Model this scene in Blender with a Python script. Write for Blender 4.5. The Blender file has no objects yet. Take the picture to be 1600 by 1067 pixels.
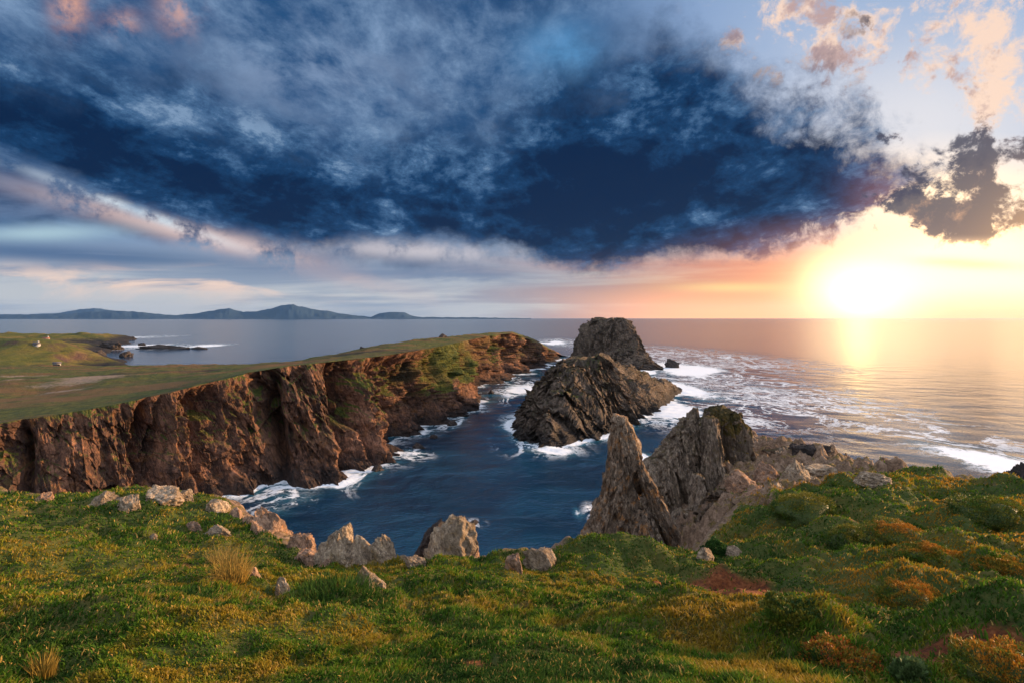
import bpy, math, random
import numpy as np
from mathutils import Vector

F, HZ, CX, CAMZ = 900.0, 497.0, 800.0, 30.0     # lens and horizon measured on the photograph; eye 30 m above the sea
random.seed(4); rng = np.random.default_rng(4)
scene = bpy.context.scene
COL = scene.collection
EXPO = 0.9

def W(px, py, Y):
    return ((px-CX)/F*Y, Y, CAMZ-(py-HZ)/F*Y)
def lin(r, g, b):
    f = lambda c: (c/255/12.92 if c/255 <= .04045 else ((c/255+.055)/1.055)**2.4)
    return (f(r), f(g), f(b), 1.0)

# ------------------------------------------------------------------ numpy noise
def _h(ix, iy, iz, s):
    h = (ix.astype(np.int64)*374761393 + iy.astype(np.int64)*668265263 + iz.astype(np.int64)*1274126177 + s*362437) & 0xFFFFFFFF
    h = ((h ^ (h >> 13))*1274126177) & 0xFFFFFFFF
    h = ((h ^ (h >> 15))*2246822519) & 0xFFFFFFFF
    return ((h ^ (h >> 16)) & 0xFFFFFF)/float(0xFFFFFF)*2-1
def vn(x, y, z=None, s=0):
    x = np.asarray(x, float); y = np.asarray(y, float)
    z = np.zeros_like(x) if z is None else np.asarray(z, float)
    x, y, z = np.broadcast_arrays(x, y, z)
    ix = np.floor(x); iy = np.floor(y); iz = np.floor(z)
    fx = x-ix; fy = y-iy; fz = z-iz
    u = fx*fx*fx*(fx*(fx*6-15)+10); v = fy*fy*fy*(fy*(fy*6-15)+10); w = fz*fz*fz*(fz*(fz*6-15)+10)
    L = lambda a, b, t: a+(b-a)*t
    c = lambda a, b, d: _h(ix+a, iy+b, iz+d, s)
    return L(L(L(c(0,0,0), c(1,0,0), u), L(c(0,1,0), c(1,1,0), u), v),
             L(L(c(0,0,1), c(1,0,1), u), L(c(0,1,1), c(1,1,1), u), v), w)
def fbm(x, y, z=None, o=5, g=.5, s=0):
    a = 1.; t = 0; n = 0; k = 1.
    z = 0*np.asarray(x, float) if z is None else z
    for i in range(o):
        t = t+a*vn(x*k+i*17.3, y*k-i*9.1, z*k+i*4.7, s+i); n += a; a *= g; k *= 2.03
    return t/n*1.6
def ridg(x, y, z=None, o=4, g=.5, s=0):
    a = 1.; t = 0; n = 0; k = 1.
    z = 0*np.asarray(x, float) if z is None else z
    for i in range(o):
        t = t+a*(1-np.abs(vn(x*k+i*7.7, y*k+i*3.1, z*k-i*5.3, s+i)*1.6)); n += a; a *= g; k *= 2.1
    return t/n
def cellf(x, y, z, s=0, tilt=.9):      # jointed rock: every cell its own tilted facet
    x, y, z = np.broadcast_arrays(np.asarray(x, float), np.asarray(y, float), np.asarray(z, float))
    ix = np.floor(x-.5); iy = np.floor(y-.5); iz = np.floor(z-.5)
    best = np.full(x.shape, 9.); val = np.zeros(x.shape)
    for a in (0, 1):
        for b in (0, 1):
            for c in (0, 1):
                cx, cy, cz = ix+a, iy+b, iz+c
                px = cx+.5+.42*_h(cx, cy, cz, s+1); py = cy+.5+.42*_h(cx, cy, cz, s+2); pz = cz+.5+.42*_h(cx, cy, cz, s+3)
                d = (x-px)**2+(y-py)**2+(z-pz)**2; k = d < best
                v = .6*_h(cx, cy, cz, s+4)+tilt*(_h(cx, cy, cz, s+5)*(x-px)+_h(cx, cy, cz, s+6)*(y-py)+_h(cx, cy, cz, s+7)*(z-pz))
                best = np.where(k, d, best); val = np.where(k, v, val)
    return val
def sst(a, b, x):
    t = np.clip((x-a)/(b-a), 0, 1); return t*t*(3-2*t)

# ------------------------------------------------------------------ mesh helpers
def mk(name, V, Fs, mat, parent=None, smooth=True, attrs=None):
    V = np.asarray(V, np.float32).reshape(-1, 3)
    Fs = Fs if isinstance(Fs, list) else [Fs]
    me = bpy.data.meshes.new(name)
    me.vertices.add(len(V)); me.vertices.foreach_set('co', V.ravel())
    loops = np.concatenate([f.ravel() for f in Fs]).astype(np.int32)
    tot = np.concatenate([np.full(len(f), f.shape[1]) for f in Fs]).astype(np.int32)
    start = np.concatenate([[0], np.cumsum(tot)[:-1]]).astype(np.int32)
    me.loops.add(len(loops)); me.loops.foreach_set('vertex_index', loops)
    me.polygons.add(len(tot)); me.polygons.foreach_set('loop_start', start)
    me.polygons.foreach_set('loop_total', tot)
    if smooth: me.polygons.foreach_set('use_smooth', np.ones(len(tot), bool))
    for k, a in (attrs or {}).items():
        a = np.asarray(a, np.float32)
        if a.ndim == 2 and a.shape[0] != len(V): a = a.ravel()
        if a.ndim == 2:
            if a.shape[1] == 3: a = np.hstack([a, np.ones((len(a), 1), np.float32)])
            me.attributes.new(k, 'FLOAT_COLOR', 'POINT').data.foreach_set('color', a.ravel())
        else:
            me.attributes.new(k, 'FLOAT', 'POINT').data.foreach_set('value', a.ravel())
    me.update(calc_edges=True); me.validate()
    if mat: me.materials.append(mat)
    o = bpy.data.objects.new(name, me); COL.objects.link(o)
    if parent: o.parent = parent
    return o
def gridf(nu, nv, wrap=False, off=0, flip=False):   # vertex index = u*nv+v
    iu = np.arange(nu if wrap else nu-1); iv = np.arange(nv-1)
    a, b = np.meshgrid(iu, iv, indexing='ij'); a = a.ravel(); b = b.ravel(); a2 = (a+1) % nu
    q = np.stack([a*nv+b, a2*nv+b, a2*nv+b+1, a*nv+b+1], 1)+off
    return q[:, ::-1] if flip else q
def tag(o, label=None, cat=None, group=None, kind=None):
    if label: o['label'] = label
    if cat: o['category'] = cat
    if group: o['group'] = group
    if kind: o['kind'] = kind
    return o
def empty(name, loc):
    o = bpy.data.objects.new(name, None); o.location = loc; COL.objects.link(o); return o

# ------------------------------------------------------------------ node helpers
class V_:
    def __init__(s, t, k): s.t, s.k = t, k
    def _m(s, op, o, rev=False):
        n = s.t.nodes.new('ShaderNodeMath'); n.operation = op
        a, b = (o, s) if rev else (s, o)
        for i, q in enumerate((a, b)):
            if isinstance(q, V_): s.t.links.new(q.k, n.inputs[i])
            elif q is not None: n.inputs[i].default_value = q
        return V_(s.t, n.outputs[0])
    def __add__(s, o): return s._m('ADD', o)
    __radd__ = __add__
    def __sub__(s, o): return s._m('SUBTRACT', o)
    def __rsub__(s, o): return s._m('SUBTRACT', o, True)
    def __mul__(s, o): return s._m('MULTIPLY', o)
    __rmul__ = __mul__
    def __truediv__(s, o): return s._m('DIVIDE', o)
    def max(s, o): return s._m('MAXIMUM', o)
    def min(s, o): return s._m('MINIMUM', o)
    def pow(s, o): return s._m('POWER', o)
    def abs(s): return s._m('ABSOLUTE', None)
    def exp(s): return s._m('EXPONENT', None)
class T_:
    def __init__(s, tree):
        s.t = tree; tree.nodes.clear()
    def n(s, typ, **kw):
        q = s.t.nodes.new(typ)
        for k, v in kw.items(): setattr(q, k, v)
        return q
    def put(s, v, sock):
        if isinstance(v, V_): s.t.links.new(v.k, sock)
        elif v is not None: sock.default_value = v
    def xyz(s, v):
        q = s.n('ShaderNodeSeparateXYZ'); s.put(v, q.inputs[0]); return [V_(s.t, o) for o in q.outputs]
    def vec(s, x, y, z=0.):
        q = s.n('ShaderNodeCombineXYZ')
        for v, i in zip((x, y, z), q.inputs): s.put(v, i)
        return V_(s.t, q.outputs[0])
    def noise(s, v, scale=1., detail=6., rough=.55, dist=0., typ='FBM'):
        q = s.n('ShaderNodeTexNoise', noise_type=typ)
        s.put(v, q.inputs['Vector']); q.inputs['Scale'].default_value = scale; q.inputs['Detail'].default_value = detail
        q.inputs['Roughness'].default_value = rough; q.inputs['Distortion'].default_value = dist
        return V_(s.t, q.outputs[0])
    def vor(s, v, scale=1., feature='F1', rnd=1.):
        q = s.n('ShaderNodeTexVoronoi', feature=feature); s.put(v, q.inputs['Vector'])
        q.inputs['Scale'].default_value = scale; q.inputs['Randomness'].default_value = rnd
        return V_(s.t, q.outputs[0])
    def ss(s, a, b, x):
        q = s.n('ShaderNodeMapRange', interpolation_type='SMOOTHSTEP'); s.put(x, q.inputs[0])
        q.inputs[1].default_value = a; q.inputs[2].default_value = b
        return V_(s.t, q.outputs[0])
    def lr(s, a, b, x, c=0., d=1.):
        q = s.n('ShaderNodeMapRange'); s.put(x, q.inputs[0])
        for i, k in zip((1, 2, 3, 4), (a, b, c, d)): q.inputs[i].default_value = k
        return V_(s.t, q.outputs[0])
    def mix(s, f, a, b, mode='MIX'):
        q = s.n('ShaderNodeMix', data_type='RGBA', blend_type=mode); q.clamp_factor = True
        s.put(f, q.inputs[0]); s.put(a, q.inputs[6]); s.put(b, q.inputs[7]); return V_(s.t, q.outputs[2])
    def curve(s, x, pts, x0, x1, y0, y1):
        q = s.n('ShaderNodeFloatCurve'); c = q.mapping.curves[0]
        P = [((a-x0)/(x1-x0), (b-y0)/(y1-y0)) for a, b in pts]
        c.points[0].location = P[0]; c.points[1].location = P[-1]
        for p in P[1:-1]: c.points.new(*p)
        q.mapping.update(); s.put(s.lr(x0, x1, x), q.inputs[1])
        return V_(s.t, q.outputs[0])*(y1-y0)+y0
    def ramp(s, x, stops):
        q = s.n('ShaderNodeValToRGB'); s.put(x, q.inputs[0]); e = q.color_ramp.elements
        e[0].position, e[0].color = stops[0]; e[1].position, e[1].color = stops[-1]
        for p, c in stops[1:-1]:
            k = e.new(p); k.color = c
        return V_(s.t, q.outputs[0])
    def attr(s, name, col=False):
        q = s.n('ShaderNodeAttribute', attribute_name=name); return V_(s.t, q.outputs[0 if col else 2])
    def pos(s): return V_(s.t, s.n('ShaderNodeNewGeometry').outputs[0])
    def nrm(s): return V_(s.t, s.n('ShaderNodeNewGeometry').outputs[1])
    def obj(s): return V_(s.t, s.n('ShaderNodeTexCoord').outputs['Object'])
    def bump(s, h, dist, st=1., nrm=None):
        q = s.n('ShaderNodeBump'); s.put(h, q.inputs['Height']); q.inputs['Distance'].default_value = dist
        q.inputs['Strength'].default_value = st; s.put(nrm, q.inputs['Normal']) if nrm else None
        return V_(s.t, q.outputs[0])
    def bsdf(s, col, rough, nrm=None, spec=.3, **kw):
        q = s.n('ShaderNodeBsdfPrincipled'); s.put(col, q.inputs['Base Color']); s.put(rough, q.inputs['Roughness'])
        if nrm: s.put(nrm, q.inputs['Normal'])
        q.inputs['Specular IOR Level'].default_value = spec
        for k, v in kw.items(): s.put(v, q.inputs[k])
        return q.outputs[0]
    def out(s, sh, typ='ShaderNodeOutputMaterial', sock='Surface'):
        o = s.n(typ); s.t.links.new(sh, o.inputs[sock])
def mat(name):
    m = bpy.data.materials.new(name); m.use_nodes = True; return m, T_(m.node_tree)

# ------------------------------------------------------------------ sun and sky
SAZ, SEL = math.radians(72.), math.radians(10.)
sun_dir = Vector((math.sin(SAZ)*math.cos(SEL), math.cos(SAZ)*math.cos(SEL), math.sin(SEL)))
sl = bpy.data.lights.new('sun', 'SUN'); sl.energy = 5.0; sl.angle = math.radians(.5); sl.color = (1., .62, .32)
so = bpy.data.objects.new('sun', sl); so.rotation_euler = sun_dir.to_track_quat('Z', 'Y').to_euler(); COL.objects.link(so)
so.location = (60, 100, 80)

def build_sky():
    w = bpy.data.worlds.new('World'); scene.world = w; w.use_nodes = True
    t = T_(w.node_tree); ss = t.ss
    tc = V_(t.t, t.n('ShaderNodeTexCoord').outputs['Generated'])
    x, y, z = t.xyz(tc)
    yc = y.max(.15)
    PX = x/yc*F+CX; PY = HZ-z/yc*F                    # bearings on a plane square to the view, tied to world directions
    zc = z.max(0.)+.10
    cp = t.vec(x/zc*1.0, y/zc*.48, 0.)
    n1 = t.noise(cp, 3.2, 10, .66, .2)
    n1b = t.noise(t.vec(x/zc*1.6, y/zc*.8, 3.7), 1.5, 10, .66, .2)
    n4 = t.noise(t.vec(x, y, z*1.7), 13., 10, .70, .2)
    n2 = t.noise(tc, 5.2, 9, .60, .1)
    n3 = t.noise(tc, 15., 9, .66, .1)
    nh = t.noise(t.vec(PX/430., PY/26., 1.3), 1., 7, .55, .4)
    nh2 = t.noise(t.vec(PX/260., PY/60., 7.3), 1., 7, .6, .6)
    wob = (n2-.5)*230.+(n3-.5)*110.
    n5 = t.noise(tc, 24., 9, .68, .3)
    def blob(cx, cy, rx, ry, rot=0., w=1.):
        a = math.radians(rot); dx = PX-cx; dy = PY-cy
        u = (dx*math.cos(a)+dy*math.sin(a))/rx; v = (dy*math.cos(a)-dx*math.sin(a))/ry
        return ((u*u+v*v)*-1.).exp()*w
    # clear sky: physical sky under a luminous, slightly veiled backdrop
    sky = t.n('ShaderNodeTexSky', sky_type='NISHITA'); sky.sun_disc = False
    sky.sun_elevation = SEL; sky.sun_rotation = SAZ; sky.altitude = 30; sky.air_density = 1.; sky.dust_density = 1.5
    nish = V_(t.t, sky.outputs[0])
    K = 10.0*.54                                           # background strength is 0.1
    c = lambda r, g, b, k=1.: tuple(q*k*K for q in lin(r, g, b)[:3])+(1.,)
    up = ss(480., 0., PY)
    base = t.mix(ss(700., 1300., PX), c(74, 122, 178), c(150, 176, 214))
    low = t.mix(ss(700., 1250., PX), c(196, 200, 208), c(255, 196, 132))
    base = t.mix(ss(330., 470., PY), base, low)
    base = t.mix(.12, base, nish)
    # thin fanned streaks, upper left
    st = ss(.40, .72, n1*.65+n4*.35)
    streak = t.mix(st, c(30, 74, 120), c(140, 168, 202))
    streak = t.mix(ss(.48, .70, n1b), streak, c(24, 62, 106))
    fl = (1.-ss(860., 1120., PX+wob*.8))*(1.-ss(300., 400., PY))
    base = t.mix(fl*.96, base, streak)
    base = t.mix(blob(470, 100, 190, 90)*ss(.42, .6, n1b)*.6, base, c(150, 172, 204))
    base = t.mix(blob(880, 85, 60, 45)*.8, base, c(96, 160, 214))
    peach = (blob(108, 15, 26, 34)+blob(190, 38, 26, 22)*.6+blob(280, 12, 30, 40)*.7)*ss(.38, .6, n3)
    base = t.mix(peach*.9, base, c(240, 178, 150))
    # veiled bright area upper right
    base = t.mix((blob(1440, 200, 260, 140)*.85)*ss(.25, .6, n2+.1), base, c(232, 228, 230, 1.05))
    base = t.mix(((blob(1460, 315, 240, 75)-.1)*1.1).max(0.), base, c(255, 222, 182, 1.7))
    # puffs, upper right
    pm = ss(.525, .62, n3*.30+n2*.2+n5*.5+blob(1290, 55, 150, 50)*.09+blob(1560, 60, 60, 160)*.11+blob(1420, 20, 60, 40)*.06-.005)*ss(1050., 1150., PX)*(1.-ss(180., 260., PY))
    base = t.mix(pm*.85, base, t.mix(ss(.5, .62, n3), c(255, 218, 190, 1.05), c(196, 160, 150)))
    # horizontal bands near the horizon
    hb = ss(.42, .62, nh)*ss(380., 420., PY)
    base = t.mix(hb*.75, base, t.mix(ss(600., 1050., PX), c(128, 146, 172), c(196, 142, 124)))
    base = t.mix(ss(.48, .66, nh2)*(blob(250, 440, 520, 26))*1.1, base, c(240, 212, 196))
    # lower-left shelves
    lo = t.curve(PX, [(-200, 330), (0, 345), (160, 350), (300, 385), (480, 412), (640, 425), (900, 440), (1000, 440)], -200, 1000, 200, 500)
    m1 = ss(-12., 18., lo-PY+wob*.32)*ss(-25., 60., PY-(lo-95.)+wob*.5)*(1.-ss(560., 900., PX))
    base = t.mix(m1*.95, base, t.mix(ss(.38, .62, nh2), c(38, 68, 108), c(94, 116, 150)))
    base = t.mix(blob(330, 374, 260, 17, 15)*ss(.36, .55, n3)*.95, base, c(226, 196, 188))
    base = t.mix(blob(215, 330, 150, 8, 20)*ss(.4, .55, n3), base, c(214, 226, 236))
    base = t.mix(blob(60, 366, 120, 14, -2)*.85, base, c(176, 205, 216))
    base = t.mix(blob(90, 397, 420, 17, 3)*ss(.25, .5, nh+.05)*.9, base, c(74, 104, 144))
    base = t.mix(blob(650, 392, 190, 16, 3)*ss(.3, .6, n3)*.9, base, c(206, 200, 206))
    base = t.mix(blob(700, 432, 200, 13, 2)*ss(.3, .5, nh2)*.8, base, c(116, 134, 164))
    # great dark mass
    L = t.curve(PX, [(-300, 190), (0, 238), (150, 300), (330, 362), (490, 384), (620, 386), (800, 392), (870, 414), (1000, 420), (1130, 404), (1280, 372), (1380, 330), (1450, 290), (1700, 200)], -300, 1700, 0, 600)
    U = t.curve(PX, [(-300, 80), (0, 95), (250, 110), (420, 175), (600, 215), (800, 165), (960, 90), (1080, 75), (1200, 125), (1290, 150), (1370, 200), (1450, 275), (1700, 340)], -300, 1700, 0, 600)
    mL = ss(-10., 26., L-PY+wob*.36+(n4-.5)*60.+(n5-.5)*ss(1000., 1300., PX)*150.)
    mU = ss(-70., 80., PY-U+wob*1.1+(n4-.5)*150.+(n5-.5)*ss(1000., 1300., PX)*260.)
    dark = mL*mU
    dk = (blob(330, 300, 200, 42, 16, .75)+blob(930, 310, 270, 95, 0, .75)+blob(60, 190, 170, 60, 12, .65)+blob(300, 120, 120, 28, 0, .35)
          +blob(1250, 250, 110, 60, 20, .25)-blob(270, 178, 110, 30, 5, .35)-blob(640, 250, 120, 60, 0, .15)+(.5-n1b)*2.3+(.5-n4)*2.5+.46)
    dcol = t.ramp(dk, [(0., lin(126, 154, 186)), (.28, lin(68, 104, 144)), (.6, lin(20, 60, 102)), (1., lin(3, 32, 68))])
    dcol = V_(t.t, t.mix(1., dcol, (K, K, K, 1), 'MULTIPLY').k)
    warm = (blob(1330, 402, 120, 40, -8, 1.)+blob(1390, 320, 60, 60, 0, .3))*ss(.2, .6, n3+.12)
    dcol = t.mix(warm*.85, dcol, c(240, 150, 104))
    base = t.mix(dark, base, dcol)
    base = t.mix(blob(1090, 415, 190, 20, -4)*.6*ss(.3, .6, nh2), base, c(166, 120, 124))
    # glow of the sun low over the sea
    g1 = blob(1342, 460, 34, 26); g2 = (blob(1380, 446, 330, 92)-.16).max(0.)*1.19*ss(.1, .5, n3*.5+nh*.5+.02)*(1.-dark*.75); g3 = (blob(1540, 428, 240, 86)-.2).max(0.)*1.25*(1.-dark*.9)
    base = t.mix(g2*.75, base, c(255, 156, 96, 1.5), 'MIX')
    base = t.mix((g3*1.5).min(1.)*ss(.30, .50, n3*.6+nh2*.4+.05)*.95, base, c(255, 207, 152, 2.9))
    base = t.mix(blob(1500, 412, 100, 9, 3)*ss(.35, .55, nh2)*.6, base, c(240, 190, 150))
    base = t.mix(blob(1150, 450, 90, 8)*ss(.3, .5, nh2)*.9, base, c(255, 214, 140, 1.1))
    base = t.mix(ss(440., 490., PY)*ss(800., 1150., PX)*.75, base, c(255, 168, 108, 2.0))
    # ragged edge clouds, right
    rm = ss(.50, .56, n3*.45+n2*.2+n5*.35+blob(1575, 280, 150, 90, -15, .15)+blob(1500, 340, 90, 30, 0, .06)+blob(1400, 90, 30, 30, 30, .1)+blob(1250, 150, 60, 40, 0, .08)+blob(1500, 190, 60, 40, 0, .05)+blob(1400, 215, 40, 22, 0, .12)+blob(1440, 330, 60, 24, 20, .12)
            +blob(1330, 45, 45, 28, -20, .14)-.075-blob(1480, 130, 120, 60, 0, .15))*ss(1290., 1370., PX)*(1.-ss(365., 410., PY))
    base = t.mix(rm*.93, base, t.mix(ss(.38, .53, n5*.5+n3*.5+blob(1590, 320, 80, 80, 0, .06)), c(222, 168, 132), c(74, 74, 92)))
    base = t.mix((blob(1352, 454, 84, 50)*1.4*ss(.15, .5, nh*.5+n3*.5+.06)).min(1.)*.95, base, c(255, 209, 154, 3.3))
    base = t.mix(g1*g1, base, c(255, 214, 140, 9.))
    base = t.mix(blob(1850, 400, 200, 110)*.8, base, c(255, 190, 110, 3.2))
    # the rest of the dome, out of frame: paler broken cloud under the physical sky
    back = t.mix(ss(.38, .66, n2), c(160, 180, 214, 1.8), c(232, 226, 222, 2.1))
    back = t.mix(.25, back, nish)
    front = ss(.30, .58, y)*(1.-ss(.50, .72, z))
    colr = t.mix(front, back, base)
    colr = t.mix(ss(0., -.05, z), colr, c(60, 80, 104))
    bg = t.n('ShaderNodeBackground'); t.put(colr, bg.inputs[0]); bg.inputs[1].default_value = .1
    t.out(bg.outputs[0], 'ShaderNodeOutputWorld')
build_sky()

# ------------------------------------------------------------------ materials
def rock_mat(name, a, b, cdark, tilt=(1., 1., .25), scale=.35, lichen=None, lamt=.0, grass=0., bump=.25, wet=3.0, gcol=(.06, .075, .012)):
    m, t = mat(name); p = t.pos(); x, y, z = t.xyz(p)
    q = t.vec(x*tilt[0]+z*.45, y*tilt[1], z*tilt[2])
    n1 = t.noise(q, scale, 10, .68, .4)
    n2 = t.noise(p, scale*4.5, 8, .7)
    n3 = t.noise(p, scale*.35, 4, .5)
    q2 = t.vec(x*tilt[0]*1.6+z*.9, y*tilt[1]*1.6, z*tilt[2]*.8)
    c1 = t.ss(.0, .045, (t.noise(q2, scale*1.3, 5, .6, .3)-.5).abs())
    c2 = t.ss(.0, .06, (t.noise(t.vec(x*tilt[0]+z*.3, y*tilt[1], z*tilt[2]*1.8), scale*3.4, 5, .65, .4)-.5).abs())
    cr = c1*.55+c2*.45
    col = t.ramp(n1*.6+n2*.4, [(.30, cdark), (.45, a), (.56, b), (.72, tuple(min(1, k*1.35) for k in b[:3])+(1,))])
    col = t.mix(t.ss(.45, .6, n3)*.5, col, tuple(k*.6 for k in a[:3])+(1,))
    col = t.mix((1.-cr)*.75, col, tuple(k*.6 for k in cdark[:3])+(1,))
    if lichen:
        col = t.mix(t.ss(.52, .66, t.noise(p, scale*2.4, 7, .65))*lamt, col, lichen)
    if wet:
        col = t.mix(t.ss(wet+1., wet-2., z+(n2-.5)*5.)*.8, col, (.018, .017, .018, 1))
    nx, ny, nz = t.xyz(t.nrm())
    if grass:
        gm = t.ss(.50, .66, nz*.75+(n3-.5)*.5+(n2-.5)*.5+t.attr('green')*.55-(1-grass)*.3)*t.ss(5., 9., z)
        gc = t.mix(t.ss(.4, .6, t.noise(p, scale*3., 8, .7)), (gcol[0]*.7, gcol[1]*.8, gcol[2], 1), (gcol[0]*1.7, gcol[1]*1.4, gcol[2]*1.3, 1))
        gc = t.mix(t.ss(.46, .58, t.noise(t.vec(x*.6, y*1.3, 0.), .045, 8, .62)), gc, (.15, .085, .03, 1))
        gc = t.mix(t.ss(.55, .63, t.noise(t.vec(x*.5, y*1.4, 9.), .03, 8, .65)), gc, (.035, .03, .016, 1))
        gc = t.mix(t.ss(.35, .75, t.attr('bare')*.8+(n2-.5)*1.2+(t.noise(t.vec(x*.6, y*1.2, 4.), .12, 6, .7)-.5)*1.6)*.9, gc, (.30, .22, .165, 1))
        col = t.mix(gm, col, gc)
    h = n1*1.+n2*.45+cr*.22
    t.out(t.bsdf(col, .85, t.bump(h, bump*5., 1.), .25)); return m
M_cliff = rock_mat('cliff_rock', (.12, .063, .043, 1), (.32, .155, .09, 1), (.022, .015, .013, 1), (1., .5, .3), .22, (.30, .13, .04, 1), .5, 1., .3)
M_stack = rock_mat('stack_rock', (.11, .08, .06, 1), (.23, .165, .12, 1), (.022, .018, .016, 1), (1., 1., .35), .28, (.16, .15, .08, 1), .3, .55, .25, 3.)
M_spire = rock_mat('spire_rock', (.28, .20, .14, 1), (.50, .37, .26, 1), (.05, .04, .035, 1), (1.6, 1.6, .4), 1.3, (.48, .22, .07, 1), .8, .25, .06, 0)
M_pin = rock_mat('pinnacle_rock', (.25, .185, .135, 1), (.45, .345, .25, 1), (.04, .034, .03, 1), (2., 1.4, .16), 1.2, (.17, .13, .05, 1), .5, .85, .06, 0, gcol=(.085, .066, .014))
M_boul = rock_mat('boulder_rock', (.34, .25, .17, 1), (.56, .43, .30, 1), (.08, .055, .04, 1), (1., 1., .6), 2.6, (.42, .24, .06, 1), .35, 0., .02, 0)
M_boulo = rock_mat('lichened_rock', (.30, .19, .13, 1), (.50, .31, .20, 1), (.10, .06, .045, 1), (1., 1., .5), 2.2, (.52, .22, .06, 1), .6, 0., .02, 0)
M_bdark = rock_mat('dark_rock', (.05, .042, .038, 1), (.11, .085, .075, 1), (.015, .014, .014, 1), (1., 1., .6), 1.2, None, 0., 0., .05, 0)

def ground_mat():
    m, t = mat('turf_and_rock'); p = t.pos(); x, y, z = t.xyz(p)
    n1 = t.noise(p, .55, 6, .6); n2 = t.noise(p, 3.2, 8, .7); n3 = t.noise(p, 14., 6, .7)
    g = t.ramp(n1*.5+n2*.3+n3*.2, [(.34, (.020, .034, .008, 1)), (.47, (.05, .07, .013, 1)), (.56, (.09, .085, .018, 1)), (.66, (.16, .11, .03, 1))])
    so_ = t.ramp(n2*.5+n3*.5, [(.36, (.04, .015, .010, 1)), (.5, (.16, .047, .014, 1)), (.64, (.28, .11, .042, 1))])
    rk = t.ramp(n2*.55+n3*.3+n1*.15, [(.36, (.04, .028, .02, 1)), (.47, (.14, .09, .058, 1)), (.56, (.27, .18, .12, 1)), (.68, (.42, .33, .25, 1))])
    nx, ny, nz = t.xyz(t.nrm())
    soil = t.attr('soil'); rock = t.attr('rock')
    col = t.mix(t.ss(.35, .65, soil+(n2-.5)*.5), g, so_)
    gr = t.ss(.5, .62, t.noise(p, 1.1, 6, .65)+(nz-.8)*.3)
    rkg = t.mix(gr*.8, rk, t.mix(t.ss(.4, .6, n3), (.09, .08, .018, 1), (.20, .12, .03, 1)))
    col = t.mix(t.ss(.3, .7, rock+(n2-.5)*.9), col, rkg)
    col = t.mix(t.ss(.62, .42, nz+(n2-.5)*.3), col, rk)
    t.out(t.bsdf(col, .9, t.bump(n2*.6+n3*.4, .12, .9), .2)); return m
M_ground = ground_mat()
def plain_mat():
    m, t = mat('peninsula_ground'); p = t.pos(); x, y, z = t.xyz(p)
    return m
def colour_mat(name, rough=.8, spec=.2, trans=.35):
    m, t = mat(name); c = t.attr('col', True)
    a = t.bsdf(c, rough, None, spec)
    tr = t.n('ShaderNodeBsdfTranslucent'); t.put(c, tr.inputs[0])
    mx = t.n('ShaderNodeMixShader'); mx.inputs[0].default_value = trans
    t.t.links.new(a, mx.inputs[1]); t.t.links.new(tr.outputs[0], mx.inputs[2]); t.out(mx.outputs[0]); return m
M_blade = colour_mat('grass_blades')
M_leaf = colour_mat('cushion_leaves', .6, .3, .2)
def land_mat():
    m, t = mat('far_land'); p = t.pos(); x, y, z = t.xyz(p)
    n1 = t.noise(p, .03, 8, .6); n2 = t.noise(p, .22, 8, .7); nx, ny, nz = t.xyz(t.nrm())
    g = t.ramp(n1*.6+n2*.4, [(.38, (.035, .05, .012, 1)), (.48, (.085, .085, .016, 1)), (.56, (.13, .10, .022, 1)), (.66, (.20, .11, .06, 1))])
    rk = t.mix(n2, (.03, .024, .022, 1), (.16, .08, .055, 1))
    k = t.ss(.97, .80, nz+(n2-.5)*.35)
    col = t.mix(k, g, rk)
    col = t.mix(t.ss(7., 3., z+(n2-.5)*5.), col, (.022, .019, .019, 1))
    t.out(t.bsdf(col, .9, t.bump(n2, 1.5, .8), .2)); return m
M_land = land_mat()
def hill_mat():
    m, t = mat('haze_blue_hills'); p = t.pos(); n = t.noise(p, .0012, 8, .6)
    t.out(t.bsdf(t.mix(n, (.020, .048, .085, 1), (.038, .072, .115, 1)), .95, None, .1)); return m  # blue fade of distant air painted into the base colour, besides the thin haze volume
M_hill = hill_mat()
def sea_mat():
    m, t = mat('sea_water'); p = t.pos(); x, y, z = t.xyz(p)
    w1 = t.noise(t.vec(x*.8+y*.25, y*.8-x*.2, 0.), .30, 5, .6, .5)
    w2 = t.noise(t.vec(x*.9, y*1.1, 2.), 1.3, 4, .6, .4)
    w0 = t.noise(t.vec(x, y*1.4, 5.), .06, 4, .55, .5)
    fo = t.attr('foam'); sw = t.attr('swirl')
    f1 = t.noise(p, .22, 9, .66, 1.6); f2 = t.noise(p, .9, 8, .7, .8)
    web = 1.-(f1-.5).abs()*7.
    f0 = t.noise(t.vec(x, y*.7, 3.), .055, 8, .68, .8)
    foam = t.ss(.47, .62, fo*.55+f0*.42+f1*.28+f2*.22-.20)
    web0 = 1.-(f0-.5).abs()*11.
    lace = (t.ss(.62, 1.0, web+(f2-.5)*1.3)*t.ss(.45, .9, sw)).max(t.ss(.55, 1.0, web0+(f2-.5)*1.2+(f1-.5)*1.2)*t.ss(.15, .55, sw))
    foam = (foam+lace*.9).min(1.)
    milky = t.ss(.05, .6, fo)
    deep = t.mix(t.ss(.4, .62, w0), (.0025, .020, .046, 1), (.005, .036, .074, 1))
    deep = t.mix(milky*.55, deep, (.05, .20, .27, 1))
    col = t.mix(foam, deep, (.80, .84, .88, 1))
    nb = t.bump(w0*1.6+w1*1.+w2*.28+foam*.2, 1.5, .10)
    chop = t.attr('chop'); nn = nb.k.node; t.put(chop*.34+.05, nn.inputs['Strength'])
    rough = .165+foam*.45
    t.out(t.bsdf(col, rough, nb, .5, IOR=1.333)); return m
M_sea = sea_mat()

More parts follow.
